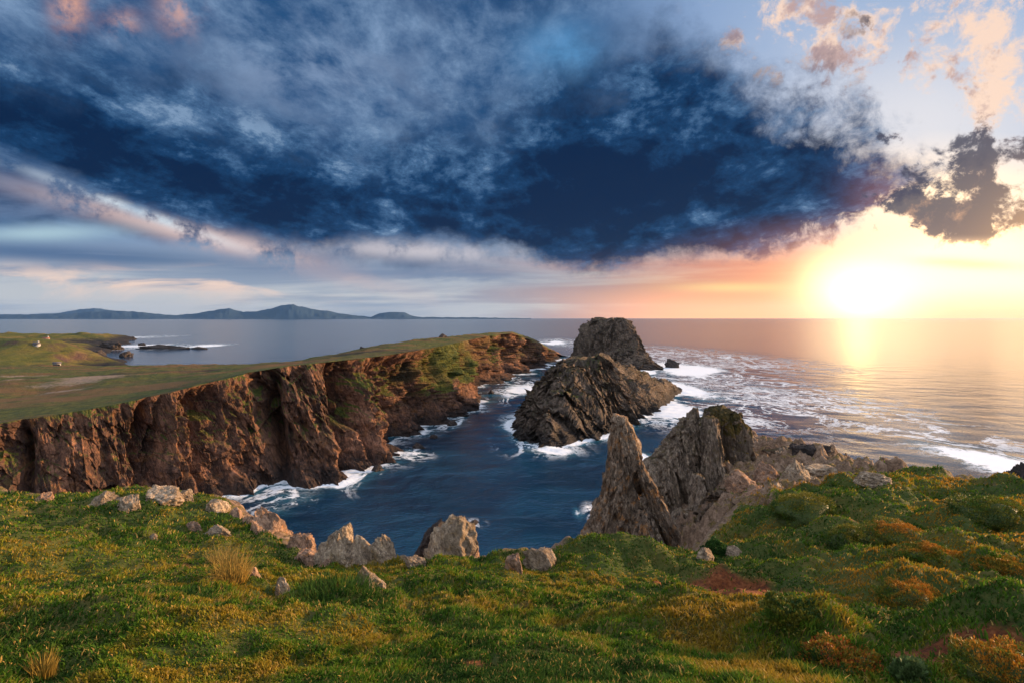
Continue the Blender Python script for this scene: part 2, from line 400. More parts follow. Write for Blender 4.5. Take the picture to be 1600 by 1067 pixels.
# ------------------------------------------------------------------ foreground headland
GP = [(px, 1067, 4.) for px in (-300, 0, 300, 600, 800, 1000, 1300, 1600, 1900)]
GP += [(-100, 765, 26), (0, 768, 24), (100, 778, 23), (190, 772, 22), (290, 770, 20), (390, 803, 17), (470, 872, 14), (560, 892, 12.5), (640, 882, 12.5),
       (700, 872, 12.5), (790, 885, 12), (870, 880, 12), (930, 858, 13), (1000, 872, 13), (1060, 885, 14), (1120, 845, 18), (1190, 832, 18), (1235, 785, 19),
       (1270, 762, 21), (1400, 747, 22), (1480, 750, 20), (1590, 765, 18), (1700, 790, 16), (100, 900, 10), (400, 920, 9), (300, 835, 15), (700, 950, 8),
       (1000, 935, 9.5), (1200, 925, 10.3), (1400, 900, 10.5), (1300, 835, 14), (1500, 850, 12.5), (1590, 950, 8), (1450, 780, 18), (1200, 692, 35), (1320, 712, 31),
       (1200, 762, 26), (1160, 700, 35), (1150, 790, 24), (1390, 738, 26)]
gp = [W(*a) for a in GP]+[(-6, 0, 28.3), (0, 0, 28.3), (6, 0, 28.3), (-40, 27, 22), (-70, 26, 20), (-100, 20, 18), (-40, 0, 27), (-90, -20, 22), (40, -5, 26.5), (30, 8, 25.5), (0, -20, 29), (60, -30, 27), (0, -60, 29), (-60, -60, 27)]
gp = np.array(gp)
def tps_fit(P, lam=.02):
    n = len(P); S = 10.
    r2 = ((P[:, None, :2]-P[None, :, :2])**2).sum(2)/S/S
    K = .5*r2*np.log(r2+1e-9)+lam*np.eye(n)
    Q = np.hstack([np.ones((n, 1)), P[:, :2]/S])
    A = np.block([[K, Q], [Q.T, np.zeros((3, 3))]])
    return np.linalg.solve(A, np.concatenate([P[:, 2], np.zeros(3)]))
tw = tps_fit(gp)
def gbase(x, y):
    sh = np.shape(x); x = np.ravel(x); y = np.ravel(y); o = np.zeros(len(x)); S = 10.
    for i in range(0, len(x), 40000):
        a = x[i:i+40000]; b = y[i:i+40000]
        r2 = ((a[:, None]-gp[None, :, 0])**2+(b[:, None]-gp[None, :, 1])**2)/S/S
        o[i:i+40000] = (.5*r2*np.log(r2+1e-9))@tw[:-3]+tw[-3]+tw[-2]*a/S+tw[-1]*b/S
    return np.minimum(o, 30).reshape(sh)
RIM = [(px, py, Y) for px, py, Y in GP[9:28]]
rimxy = [W(*a)[:2] for a in [(0, 768, 24), (100, 778, 23), (190, 772, 22), (290, 770, 20), (390, 803, 17), (470, 872, 14), (560, 892, 12.6), (640, 882, 12.6),
         (700, 872, 12.6), (790, 885, 12.2), (870, 880, 12.2), (930, 858, 13.2), (1000, 872, 13.4), (1060, 885, 14.2), (1110, 850, 17.5)]]
rimxy = [(-130, 34), (-80, 30), (-50, 28.5), (-33, 27)]+rimxy+[(8., 20.5), (8.9, 24), (10.2, 29), (12., 34), (14., 37.5), (16.2, 36.5), (18., 32), (17.6, 27.5), (16.6, 24), (15.8, 21.2), (16.6, 19), (19, 16.5), (26, 13), (40, 5), (70, -15), (90, -80), (-130, -80)]
rimxy = np.array(rimxy)
def sdf(x, y, P):       # signed distance, negative inside polygon P
    sh = np.shape(x); x = np.ravel(x); y = np.ravel(y)
    d = np.full(len(x), 1e9); ins = np.zeros(len(x), bool)
    for a, b in zip(P, np.roll(P, -1, 0)):
        e = b-a; wx = x-a[0]; wy = y-a[1]
        t = np.clip((wx*e[0]+wy*e[1])/(e@e+1e-9), 0, 1)
        d = np.minimum(d, np.hypot(wx-e[0]*t, wy-e[1]*t))
        c = ((a[1] > y) != (b[1] > y)) & (x < (b[0]-a[0])*(y-a[1])/((b[1]-a[1]) or 1e-9)+a[0])
        ins ^= c
    return np.where(ins, -d, d).reshape(sh)
def hitb(px, py, f=gbase):
    Y = np.arange(2., 45, .04); X = (px-CX)/F*Y; zr = CAMZ-(py-HZ)/F*Y
    k = np.argmax(zr <= f(X, Y)); return np.array([X[k], Y[k], zr[k]])
# hummocks, hollows: (px, py, radius x, radius y, height)
HUM = [(960, 870, 1.5, .9, .35), (1090, 985, .9, .6, .28), (1300, 800, 1.7, 1.3, .35), (1330, 850, .8, .5, -.30), (1290, 1015, .50, .42, .30), (1570, 1020, .55, .5, .34), (1440, 990, .55, .4, -.42),
       (1150, 925, 1.1, .9, -.14), (1460, 868, .8, .5, .25), (1420, 925, .8, .6, .30), (1570, 890, .8, .5, .25), (1540, 820, 1.2, .8, .25), (1500, 960, .6, .5, -.2), (700, 930, 1.3, .8, .22),
       (560, 985, .9, .6, .22), (520, 940, .7, .5, .25), (420, 930, .5, .5, -.3), (300, 850, 2.2, 1.3, .25), (150, 990, .9, .7, .18), (780, 1020, .7, .5, .2), (300, 1010, .8, .6, .2), (230, 800, 2.2, 1.4, .3)]
HUMW = [(hitb(a, b), rx, ry, h) for a, b, rx, ry, h in HUM]
SOIL = [(1155, 925, 1.1, 1.1, 1.4), (1080, 912, .8, .5, 1.2), (1430, 938, .22, .14, .9), (1440, 995, .55, .36, 1.2), (1500, 1040, .55, .36, 1.1), (400, 940, .5, .3, .8), (290, 890, .6, .4, .55), (450, 905, .4, .3, .6), (1360, 830, .6, .25, .8),
        (1340, 790, .4, .5, .6), (1120, 900, 1., .3, .5), (1080, 860, .6, .35, .8), (280, 875, .8, .5, .5), (740, 1055, .15, .1, .6), (200, 1060, .25, .15, .5)]
SOILW = [(hitb(a, b), rx, ry, h) for a, b, rx, ry, h in SOIL]
def gfull(x, y):
    sd = sdf(x, y, rimxy)+.45*fbm(x*.5, y*.5, o=4, s=9)
    z = gbase(x, y)
    for c, rx, ry, h in HUMW:
        z = z+h*(1.3 if c[0] > 2 else 1.)*np.exp(-(((x-c[0])/rx)**2+((y-c[1])/ry)**2))
    right = sst(2., 8., x); rk = rockm(x, y)
    bl = np.abs(vn(x*.75+.3*vn(x*.9, y*.9, s=22), y*.95, s=21))*2.6; bl2 = np.abs(vn(x*1.9, y*2.1, s=24))*2.6
    z = z+(.16*fbm(x*.35, y*.35, o=3, s=3)+(.05+.13*right)*(bl-.6)+(.03+.035*right)*(bl2-.6)+.08*fbm(x*1.6, y*1.6, o=5, g=.6, s=5)+.05*(np.abs(vn(x*3.3, y*3.5, s=26))*2.6-.6))*np.clip((np.hypot(x, y)-1.5)/5, .15, 1.)
    z = z+rk*(.28*cellf(x*.8+.3*vn(x, y, s=35), y*.8, 0*x, 37)+.16*cellf(x*2.1, y*2.1, 0*x, 39)+.7*(ridg(x*.45+y*.2, y*.45, o=4, s=31)-.55)+.18*fbm(x*2., y*2., o=4, s=33))
    o = np.maximum(sd, 0)
    cr = ridg(x*.35, y*.35, o=4, s=13)
    drop = np.where(o < 1., .9*o*o, .9+(o-1)*(2.3+1.6*(cr-.5)))+.6*sst(.2, 2., o)*fbm(x*.9, y*.9, o=4, s=15)
    zq = z-drop
    drop = drop-sst(.15, 1.2, o)*(.55*cellf(x*.9+zq*.25, y*.9, zq*.22, 441)+.32*cellf(x*2.2+zq*.5, y*2.2, zq*.5, 451)+.15*cellf(x*5., y*5., zq*1.2, 461))
    return np.maximum(z-drop, -4.), sd
def rockm(x, y):
    return sst(0., 1.6, (y-20.5)+(11.-x)*.45+.6*vn(x*.8, y*.8, s=41))*sst(5., 7., x)*sst(19., 21.5, y+.8*vn(x*.6, y*.6, s=43)+(15.-np.minimum(x, 15))*.35)
def soilm(x, y):
    s = 0*x
    for c, rx, ry, h in SOILW:
        s = np.maximum(s, h*np.exp(-(((x-c[0])/rx)**2+((y-c[1])/ry)**2)))
    return np.clip(s*1.2+.18*fbm(x*2.2, y*2.2, o=3, s=51)-.08, 0, 1)
def axis(lo, a, b, hi, d, k):
    m = np.arange(a, b+d*.5, d); L = []; q = a; s = d
    while q > lo: s *= k; q -= s; L.append(q)
    R = []; q = b; s = d
    while q < hi: s *= k; q += s; R.append(q)
    return np.array(L[::-1]+list(m)+R)
gx = axis(-118, -24, 21, 88, .08, 1.12); gy = axis(-78, 1.5, 38, 58, .08, 1.12)
X, Y = np.meshgrid(gx, gy, indexing='ij'); Z, SD = gfull(X, Y)
rk = np.clip(rockm(X, Y)+sst(-.5, .4, SD), 0, 1)
ground = mk('ground', np.stack([X, Y, Z], -1), gridf(len(gx), len(gy)), M_ground, attrs={'rock': rk, 'soil': soilm(X, Y)})
tag(ground, 'mossy headland turf in the foreground, breaking off into the cove', kind='structure')
def gz(x, y): return gfull(np.atleast_1d(np.asarray(x, float)), np.atleast_1d(np.asarray(y, float)))[0]
def hit(px, py): return hitb(px, py, gz)

# ------------------------------------------------------------------ grass (uncountable)
def turf_col(x, y, n):
    a = fbm(x*.45, y*.45, o=4, s=61); b = fbm(x*1.7, y*1.7, o=3, s=63); r = rng.random(n)
    right = sst(0., 6., x)
    green = np.array([.058, .125, .006]); deep = np.array([.026, .062, .007]); olive = np.array([.150, .140, .011]); straw = np.array([.32, .21, .06]); oran = np.array([.34, .145, .012])
    e = fbm(x*5., y*5., o=3, s=65)
    m = np.clip(.37+a*.68+b*.5+e*.36+(r-.5)*.42+right*.09, 0, 1)[:, None]
    c = np.where(m < .4, deep+(green-deep)*(m/.4), np.where(m < .7, green+(olive-green)*((m-.4)/.3), olive+(oran-olive)*((m-.7)/.3)*(.25+.5*right[:, None])))
    st = ((rng.random(n) < .08+.16*np.clip(b+.1, 0, 1)))[:, None]
    c = np.where(st, straw*(.6+.6*rng.random((n, 1))), c)
    return c*(.93+.6*rng.random((n, 1)))
def blades(x, y, z, h, wd, lean, az, col):
    n = len(x); ph = rng.random(n)*2*math.pi
    sx, sy = np.cos(ph)*wd*.5, np.sin(ph)*wd*.5
    lx, ly = np.cos(az)*lean*h, np.sin(az)*lean*h
    V = np.empty((n, 5, 3), np.float32)
    V[:, 0] = np.stack([x-sx, y-sy, z-.015], 1); V[:, 1] = np.stack([x+sx, y+sy, z-.015], 1)
    k = .55; hz = h*np.sqrt(np.maximum(.12, 1-np.minimum(lean, 1)**2*.8))
    V[:, 2] = np.stack([x+sx*.8+lx*.33, y+sy*.8+ly*.33, z+hz*k], 1); V[:, 3] = np.stack([x-sx*.8+lx*.33, y-sy*.8+ly*.33, z+hz*k], 1)
    V[:, 4] = np.stack([x+lx, y+ly, z+hz*.95], 1)
    i = np.arange(n)[:, None]*5
    return V.reshape(-1, 3), [i+np.array([[0, 1, 2, 3]]), i+np.array([[3, 2, 4]])], np.repeat(col, 5, 0)
def grass():
    N = 860000
    r = np.exp(rng.uniform(math.log(2.6), math.log(31.), N)); th = rng.uniform(-math.radians(57), math.radians(54), N)
    x = r*np.sin(th); y = r*np.cos(th)
    M = 110000      # and the turf the eye stands on
    x[:M] = rng.uniform(-13, 13, M); y[:M] = rng.uniform(-4, 5, M); r[:M] = np.maximum(2.6, np.hypot(x[:M], y[:M]))
    # crowding into tussocks
    z, sd = gfull(x, y)
    rk = rockm(x, y); so_ = soilm(x, y)
    tus = fbm(x*2.6, y*2.6, o=2, s=71)
    keep = (sd < -.05) & (rng.random(N) > rk*.86) & (rng.random(N) > sst(.3, .62, so_)*.93) & (rng.random(N) < .88+tus*.25)
    x, y, z, r, tus = x[keep], y[keep], z[keep], r[keep], tus[keep]; n = len(x)
    h = (.020+.034*rng.random(n)+.020*np.clip(tus, 0, 1)+.025*np.clip(fbm(x*.5, y*.5, o=2, s=73), 0, 1)*(x < 1))*(.75+.05*r)*np.clip(.95+.5*fbm(x*.9, y*.9, o=2, s=77), .65, 1.5)
    wd = .0052+.0015*r
    az = 2.2*fbm(x*.5, y*.5, o=2, s=75)+rng.normal(0, 1.6, n)-.6
    V, Fs, C = blades(x, y, z, h, wd, .35+.75*rng.random(n), az, turf_col(x, y, n))
    o = mk('grass', V, Fs, M_blade, smooth=False, attrs={'col': C})
    tag(o, 'short green and straw coloured turf over the headland', 'grass', kind='stuff')
grass()

# ------------------------------------------------------------------ loft rocks
def loft_grid(rings, nth, nz, amp, freq, seed, strata=(1., 1., .3), ribs=0., skew=0., facet=.6):
    zs = np.array([r[0] for r in rings], float)
    th = np.linspace(0, 2*math.pi, nth, endpoint=False)
    cen = np.array([np.mean(np.array(r[1]), 0) for r in rings]); rad = []
    for (z, P), c in zip(rings, cen):
        P = np.array(P, float); best = np.zeros(nth)
        dx, dy = np.cos(th), np.sin(th)
        for a, b in zip(P, np.roll(P, -1, 0)):
            a = a-c; b = b-c; e = b-a; den = dx*e[1]-dy*e[0]
            den = np.where(np.abs(den) < 1e-9, 1e-9, den)
            t = (a[0]*e[1]-a[1]*e[0])/den; u = (a[0]*dy-a[1]*dx)/den
            ok = (t > 0) & (u >= -1e-6) & (u <= 1+1e-6); best = np.where(ok, np.maximum(best, t), best)
        rad.append(best)
    rad = np.array(rad)
    zz = np.linspace(zs[0], zs[-1], nz)
    R = np.stack([np.interp(zz, zs, rad[:, i]) for i in range(nth)])          # nth, nz
    cxs = np.interp(zz, zs, cen[:, 0]); cys = np.interp(zz, zs, cen[:, 1])
    Xx = cxs[None]+R*np.cos(th)[:, None]; Yy = cys[None]+R*np.sin(th)[:, None]; Zz = np.broadcast_to(zz[None], Xx.shape)
    qx, qy, qz = Xx*freq*strata[0]+Zz*freq*skew, Yy*freq*strata[1], Zz*freq*strata[2]
    d = amp*(1.15*(ridg(qx, qy, qz, 5, .55, seed)-.62)+.45*fbm(Xx*freq*2.4, Yy*freq*2.4, Zz*freq*1.6, 5, .6, seed+7))
    d = d+amp*.55*(ridg(qx*3.3, qy*3.3, qz*3.3, 4, .55, seed+40)-.6)
    # jointed blocks and ledges
    if facet:
        wx = .25*vn(qx*2, qy*2, qz*2, seed+60)
        d = d*(1-.55*facet)+amp*facet*(.95*cellf(qx*1.3+wx, qy*1.3+wx, qz*1.3, seed+20)+.55*cellf(qx*3.1+wx, qy*3.1, qz*3.1+wx, seed+30)+.3*cellf(qx*7., qy*7., qz*7.+wx, seed+50))
    d = d*np.clip(R/(np.max(R)*.12+1e-6), .25, 1)
    R2 = np.maximum(R+d, R*.25)
    Xx = cxs[None]+R2*np.cos(th)[:, None]; Yy = cys[None]+R2*np.sin(th)[:, None]
    Zz = Zz+amp*.5*fbm(Xx*freq*1.5, Yy*freq*1.5, None, 4, .55, seed+11)*sst(.0, .6, (zz-zs[0])/(zs[-1]-zs[0]))[None]
    V = np.stack([Xx, Yy, Zz], -1).reshape(-1, 3)
    # cap: shrink the last ring to its centre in a few steps
    Vs = [V]; Fs = [gridf(nth, nz, True)]
    n0 = len(V); last = V.reshape(nth, nz, 3)[:, -1]; c0 = last.mean(0); prev = np.arange(nth)*nz+nz-1
    for k in (.75, .5, .25, .05):
        q = c0+(last-c0)*k; q[:, 2] = c0[2]*(1-k)+last[:, 2]*k+.25*amp*fbm(q[:, 0]*freq*2, q[:, 1]*freq*2, None, 3, .5, seed+3)
        Vs.append(q); cur = n0+np.arange(nth); n0 += nth
        a = prev; b = np.roll(prev, -1); Fs.append(np.stack([a, b, np.roll(cur, -1), cur], 1)); prev = cur
    Fs.append(prev[None, :])
    return np.concatenate(Vs), Fs
def join(parts):
    Vs = []; Fs = []; o = 0
    for V, F_ in parts:
        Vs.append(V); Fs += [f+o for f in F_]; o += len(V)
    return np.concatenate(Vs), Fs
BASES = []          # waterline polygons, for the surf
P0 = [(.8, 140), (8.6, 133), (24, 147), (48, 190), (70, 236), (56, 247), (30, 225), (10, 200), (0, 171)]
grow = lambda P, k: [tuple(np.mean(P, 0)+(np.array(p)-np.mean(P, 0))*k) for p in P]
BASES.append(P0)
V, Fs = loft_grid([(-4, grow(P0, 1.10)), (0, P0),
    (5, [(4, 143), (10, 139), (24, 152), (44, 188), (63, 228), (48, 232), (28, 215), (12, 195), (4, 172)]),
    (10, [(8, 150), (13, 146), (24, 158), (36, 185), (47, 207), (40, 215), (26, 208), (14, 192), (8, 172)]),
    (14, [(12, 163), (18, 158), (25, 168), (32, 185), (38, 198), (33, 204), (24, 199), (17, 191), (13, 178)]),
    (16.2, [(16, 177), (22, 173), (27, 178), (31, 187), (33, 193), (29, 198), (24, 196), (19, 190)])], 800, 230, 4.0, .17, 101, (1., 1., .30), skew=.38)
tag(mk('sea_stack', V, Fs, M_stack, smooth=False), 'broad cone shaped grey rock island with ragged ribs, nearer one of the cove mouth', 'sea stack', 'sea stacks at the cove mouth')
P1 = [(36, 385), (48, 345), (65, 330), (80, 330), (90, 338), (93, 360), (80, 400), (55, 410)]
BASES.append(P1)
V, Fs = loft_grid([(-4, grow(P1, 1.08)), (0, P1), (4, [(40, 385), (50, 352), (65, 340), (79, 338), (84, 345), (85, 362), (76, 395), (55, 402)]),
    (13, [(41, 380), (50, 356), (64, 348), (77, 350), (81, 363), (74, 390), (56, 394)]), (22, [(46, 378), (53, 360), (65, 352), (75, 355), (78, 364), (72, 387), (58, 390)]),
    (27.5, [(50, 376), (55, 363), (65, 356), (73, 359), (76, 366), (70, 384), (59, 386)]), (29.2, [(53, 374), (57, 367), (65, 361), (71, 363), (73, 368), (68, 380), (60, 382)])],
    600, 180, 3.4, .14, 131, (1., 1., .12))
tag(mk('sea_stack', V, Fs, M_stack, smooth=False), 'tall flat topped dark rock island with vertical walls, farther one touching the horizon', 'sea stack', 'sea stacks at the cove mouth')
def ell(x0, x1, y0, y1, n=10, e=.8, ph=0.):
    a = np.linspace(0, 2*math.pi, n, endpoint=False)+ph; c = np.cos(a); s = np.sin(a)
    return list(zip((x0+x1)/2+(x1-x0)/2*np.sign(c)*np.abs(c)**e, (y0+y1)/2+(y1-y0)/2*np.sign(s)*np.abs(s)**e))
sp1 = loft_grid([(-3, ell(-1, 12, 17, 34)), (10, ell(1.2, 8.6, 19.5, 30)), (18.5, ell(2.7, 6.1, 22, 27)), (20.6, ell(3.15, 5.3, 22.4, 26.6)), (21.65, ell(3.55, 5.25, 22.7, 26, 12, .7)), (22.7, ell(3.8, 5.25, 23, 25.5, 12, .7)), (23.8, ell(3.93, 5.36, 23.3, 25, 12, .7)),
    (24.85, ell(4.02, 5.2, 23.4, 24.7, 12, .7)), (25.5, ell(4.12, 5.0, 23.6, 24.5, 12, .7)), (25.9, ell(4.24, 4.82, 23.7, 24.3))], 300, 460, .36, 1.15, 151, (1., 1., .28), skew=-.15, facet=.75)
sp2 = loft_grid([(-3, ell(8.5, 12, 21, 26)), (12, ell(7.6, 10, 21.6, 25)), (17.5, ell(6.85, 8.2, 22, 24.4)), (20.6, ell(6.3, 7.05, 22.3, 24)), (21.65, ell(5.9, 6.6, 22.5, 23.9)), (22.7, ell(5.5, 6.1, 22.7, 23.9)), (23.6, ell(5.12, 5.6, 22.9, 23.8)), (24.2, ell(5.02, 5.3, 23.1, 23.7))], 150, 340, .15, 2.2, 161, (1., 1., .3), skew=.5, facet=.7)
sp3 = loft_grid([(12, ell(3.4, 6.6, 19.8, 23)), (19.6, ell(4.25, 5.85, 20.9, 22.8)), (21.3, ell(4.7, 5.5, 21.6, 23)), (22.4, ell(5., 5.3, 22.2, 23))], 160, 220, .2, 1.8, 171, (1., 1., .4), skew=.3, facet=.8)
V, Fs = join([sp1, sp2, sp3])
tag(mk('rock_spire', V, Fs, M_spire, smooth=False), 'slim leaning rock needle with orange lichened edge, standing free in the cove', 'rock spire')
pa = loft_grid([(-3, ell(3, 11, 26, 38)), (10, ell(5.6, 10.6, 28.6, 35)), (19, ell(6.6, 10.4, 29.5, 33.8)), (21.8, ell(7.2, 10.3, 30, 33.2)), (23, ell(8.25, 10.2, 30.3, 32.8)), (24, ell(9., 10.2, 30.6, 32.5)), (24.7, ell(9.55, 10.2, 30.9, 32)), (25.15, ell(9.85, 10.1, 31.1, 31.7))], 260, 420, .30, 1.5, 181, (1.5, 1., .14), skew=.45, facet=.7)
pb = loft_grid([(-3, ell(9.4, 12.4, 26, 33)), (19, ell(9.75, 11.25, 29., 31.6)), (22, ell(9.95, 11.1, 29.3, 31.5)), (23.8, ell(10.08, 11., 29.7, 31.4)), (24.75, ell(10.25, 10.8, 30.1, 31.2))], 160, 360, .16, 2.2, 183, (1.5, 1., .08), skew=.05, facet=.7)
pc = loft_grid([(-3, ell(10, 18, 26, 43)), (10, ell(10.4, 15, 28.4, 38.5)), (19, ell(10.8, 13.9, 29.9, 36.4)), (22.8, ell(10.95, 13.2, 30.4, 35.2)), (24.1, ell(11., 12.9, 30.7, 34.6, 14, .6)), (24.7, ell(11.1, 12.6, 31., 34., 14, .6)), (24.95, ell(11.3, 12.2, 31.4, 33.4))], 320, 420, .32, 1.3, 185, (1.5, 1., .13), skew=.05, facet=.7)
pn3 = loft_grid([(8, ell(5.5, 10, 24, 31)), (17.5, ell(6.9, 9.3, 26, 30)), (19.6, ell(7.6, 8.9, 27, 29.4)), (20.6, ell(8.1, 8.6, 27.6, 28.8))], 160, 200, .3, 1.4, 191, (1., 1., .3), facet=.8)
pn4 = loft_grid([(6, ell(6, 11.5, 20.5, 28)), (19, ell(7.9, 10.3, 22.2, 27)), (21, ell(8.5, 10.4, 22.9, 27)), (22.3, ell(9.1, 10.4, 23.8, 26.6))], 260, 280, .5, 1.2, 195, (1., 1., .35), facet=.8)
pn5 = loft_grid([(8, ell(7.5, 10.4, 25, 30)), (19.2, ell(8.6, 9.9, 27.2, 29.6)), (21.2, ell(8.9, 9.7, 27.8, 29.4)), (22.2, ell(9.15, 9.5, 28.3, 29.1))], 130, 200, .22, 1.8, 197, (1., 1., .2), facet=.8)
V, Fs = join([pa, pb, pc, pn3, pn4, pn5])
tag(mk('rock_buttress', V, Fs, M_pin, smooth=False, attrs={'green': sst(22.6, 24.2, V[:, 2]+.5*vn(V[:, 0]*2, V[:, 1]*2, V[:, 2]*2, s=199))*sst(10.6, 11.2, V[:, 0])*1.1}), 'ribbed grey rock buttress with brown moss cap, joined to the right headland', 'rock buttress')
BASES.append(ell(-1.5, 13.5, 16, 35)); BASES.append(ell(5, 17.5, 24, 43))

# ------------------------------------------------------------------ left peninsula with its cliff
ST = []     # p, foot, rim, crest, back
def stn(p, fpy, rpy, Yr, Yc, zc, bY):
    Yf = CAMZ*F/(fpy-HZ); k = (p-CX)/F
    ST.append((p, (k*Yf, Yf, 0.), W(p, rpy, Yr), (k*Yc, Yc, zc), (k*bY, bY, -4.)))
ST.append((-600, (-97, 15, 0), (-116, 12, 15), (-250, 20, 14), (-420, 20, 8)))
ST.append((-450, (-95, 34, 0), (-112, 35, 14.5), (-250, 75, 14), (-420, 90, 8)))
ST.append((-300, (-88, 49, 0), (-100, 54, 14.5), (-230, 130, 13.5), (-400, 180, 8)))
ST.append((-150, (-75, 62, 0), (-85, 71, 14.8), (-205, 175, 13), (-330, 270, 6)))
stn(0, 870, 662, 82, 208, 13, 330); stn(60, 860, 652, 85, 208, 13, 300); stn(100, 850, 646, 87, 208, 13, 270); stn(200, 830, 628, 92, 206, 13, 240); stn(300, 800, 606, 99, 200, 14, 232)
stn(390, 765, 582, 112, 190, 14.8, 222); stn(450, 760, 572, 116, 185, 16, 215); stn(520, 752, 565, 122, 185, 18.4, 215); stn(600, 725, 556, 136, 200, 21, 232)
stn(650, 700, 548, 153, 222, 21.7, 255); stn(690, 672, 541, 178, 242, 22, 275); stn(740, 632, 530, 225, 278, 22.2, 312); stn(765, 605, 525, 275, 305, 22.2, 340); stn(800, 590, 521, 315, 335, 22, 370)
stn(835, 578, 533, 355, 368, 16.6, 395); stn(868, 561, 551, 432, 440, 4.4, 455); stn(880, 556, 555.5, 452, 456, .2, 462)
SP = np.array([s[0] for s in ST], float)
PIDX = np.concatenate([np.arange(-600, 0, 3.), np.arange(0, 880.1, .72)])
def stcol(k):
    A = np.array([s[k] for s in ST], float)
    o = np.stack([np.interp(PIDX, SP, A[:, i]) for i in range(3)], 1)
    return o
foot, rim, crest, back = (stcol(k) for k in (1, 2, 3, 4))
nf = np.gradient(foot[:, :2], axis=0); nf = np.stack([nf[:, 1], -nf[:, 0]], 1); nf /= np.linalg.norm(nf, axis=1)[:, None]+1e-9     # towards the cove
k_ = np.ones(41)/41
nf = np.stack([np.convolve(np.pad(nf[:, i], 20, 'edge'), k_, 'valid') for i in range(2)], 1); nf /= np.linalg.norm(nf, axis=1)[:, None]
sc = np.interp(PIDX, [-600, 0, 400, 700, 870], [.13, .10, .125, .2, .34])      # metres per photo pixel, roughly
arc = np.concatenate([[0], np.cumsum(np.linalg.norm(np.diff((foot+rim)[:, :2]/2, axis=0), axis=1))])
NF, NT, NB = 170, 90, 24
rows = []; gre = []
GUL = [(35, 40, 12, 2.2), (232, 236, 10, 2.8), (258, 262, 9, 2.), (318, 335, 20, 3.6), (405, 440, 15, 4.2), (425, 450, 8, 2.), (522, 552, 13, 4.6), (540, 590, 11, 2.6), (600, 645, 12, 4.), (636, 668, 10, 4.5), (655, 690, 10, 3.), (745, 762, 10, 4.2), (790, 806, 9, 3.), (820, 835, 9, 2.)]
pw = PIDX
# inland rows, back to rim
tb = np.linspace(0, 1, NB, endpoint=False)
for t in tb:
    P = back+(crest-back)*t; P = P.copy(); P[:, 2] = back[:, 2]+(crest[:, 2]-back[:, 2])*np.where(pw > 150, t**.6, t)
    P[:, 2] += .8*fbm(P[:, 0]*.08, P[:, 1]*.08, o=4, s=81); rows.append(P); gre.append(np.full(len(P), .8))
for t in np.linspace(0, 1, NT, endpoint=False):
    P = crest+(rim-crest)*t
    am = .35*math.sin(math.pi*t)
    P[:, 2] += am*(fbm(P[:, 0]*.05, P[:, 1]*.05, o=4, s=83)*2.4)+.25*fbm(P[:, 0]*.3, P[:, 1]*.3, o=3, s=84)*(1-t)
    rows.append(P); gre.append(np.full(len(P), 1.))
hh = np.linspace(0, 1.12, NF)
gslope = 1.5*np.exp(-((pw-698)/52)**2)+.5*np.exp(-((pw-575)/22)**2)+.35*np.exp(-((pw-770)/25)**2)
for h in hh:
    a = h**1.0; hz = np.minimum(h, 1)
    pr = np.where(h < .5, .42*h/.5*1.0, .42+.58*(h-.5)/.5) if True else h
    P = rim+(foot-rim)*pr; P[:, 2] = rim[:, 2]*(1-h)+(foot[:, 2])*h - (1.5*max(0, h-1)/.12)
    s = arc; zz = P[:, 2]
    lean = np.interp(pw, [0, 300, 500, 800], [.0, .1, .55, .35])
    q = s*.085-lean*zz*-.06
    d = 1.15*(ridg(q*1.0+zz*.012, zz*.03, o=5, g=.55, s=91)-.62)*34*sc+.5*fbm(q*5.+zz*.12, zz*.22, o=5, g=.6, s=95)*17*sc
    d = d+1.1*(ridg(q*4.5+zz*.05, zz*.11, o=4, g=.6, s=98)-.6)*9*sc
    d = d+(1.1*cellf(s*.16+zz*.10, zz*.10, 0*zz, 301)+.6*cellf(s*.4+zz*.22, zz*.22, 0*zz, 311)+.35*cellf(s*.9+zz*.4, zz*.5, 0*zz, 321))*10*sc
    st = vn(q*8+zz*.35, zz*.35, s=97); d = d+np.round(st*2.4)/2.4*3.5*sc
    for pt, pb, w, dep in GUL:
        pc = pt+(pb-pt)*h+5*vn(zz*.35, zz*0+pt, s=99)
        d = d-dep*2.3*np.exp(-np.abs((pw-pc)/w)**1.5)*np.interp(pw, [0, 400, 870], [.9, 1., 2.1])*min(1, .55+h*1.4)*(1-.5*max(0, h-.75)/.25)
    d = d+(ridg(s*.55+zz*.05, zz*.035, o=3, s=331)-.6)*9*sc
    d = d*min(1., .25+h*5.)
    d = d+max(0, (h-.82)/.18)*(1.2+1.6*vn(s*.25, s*0, s=103))*8*sc
    P[:, 0] += nf[:, 0]*d; P[:, 1] += nf[:, 1]*d
    P[:, 2] += .5*fbm(s*.3, zz*.3, o=4, s=105)*min(1, h*8)*(6*sc)*.6
    rows.append(P)
    gg = gslope*sst(.66, .42, h+.18*vn(s*.2, zz*.3, s=107))*1.2+np.clip(.55-h*7, 0, .5)+.5*np.clip(fbm(s*.08+zz*.05, zz*.1, o=3, s=109)-.15, 0, 1)*sst(.7, .3, h)
    gre.append(gg)
G = np.stack(rows, 1)        # np, nrows, 3
def pen_mat():
    m = rock_mat('peninsula_cliff', (.17, .085, .052, 1), (.35, .175, .095, 1), (.035, .022, .018, 1), (1., .5, .3), .22, (.36, .15, .045, 1), .55, .85, .3, 2.6)
    return m
gre = np.stack(gre, 1)
bare = np.zeros(G.shape[:2])
for bx, by, brx, bry in [(-104, 140, 11, 13), (-128, 142, 10, 8), (-150, 165, 22, 5), (-96, 124, 6, 4)]:
    bare = np.maximum(bare, np.exp(-((G[..., 0]-bx)/brx)**2-((G[..., 1]-by)/bry)**2))
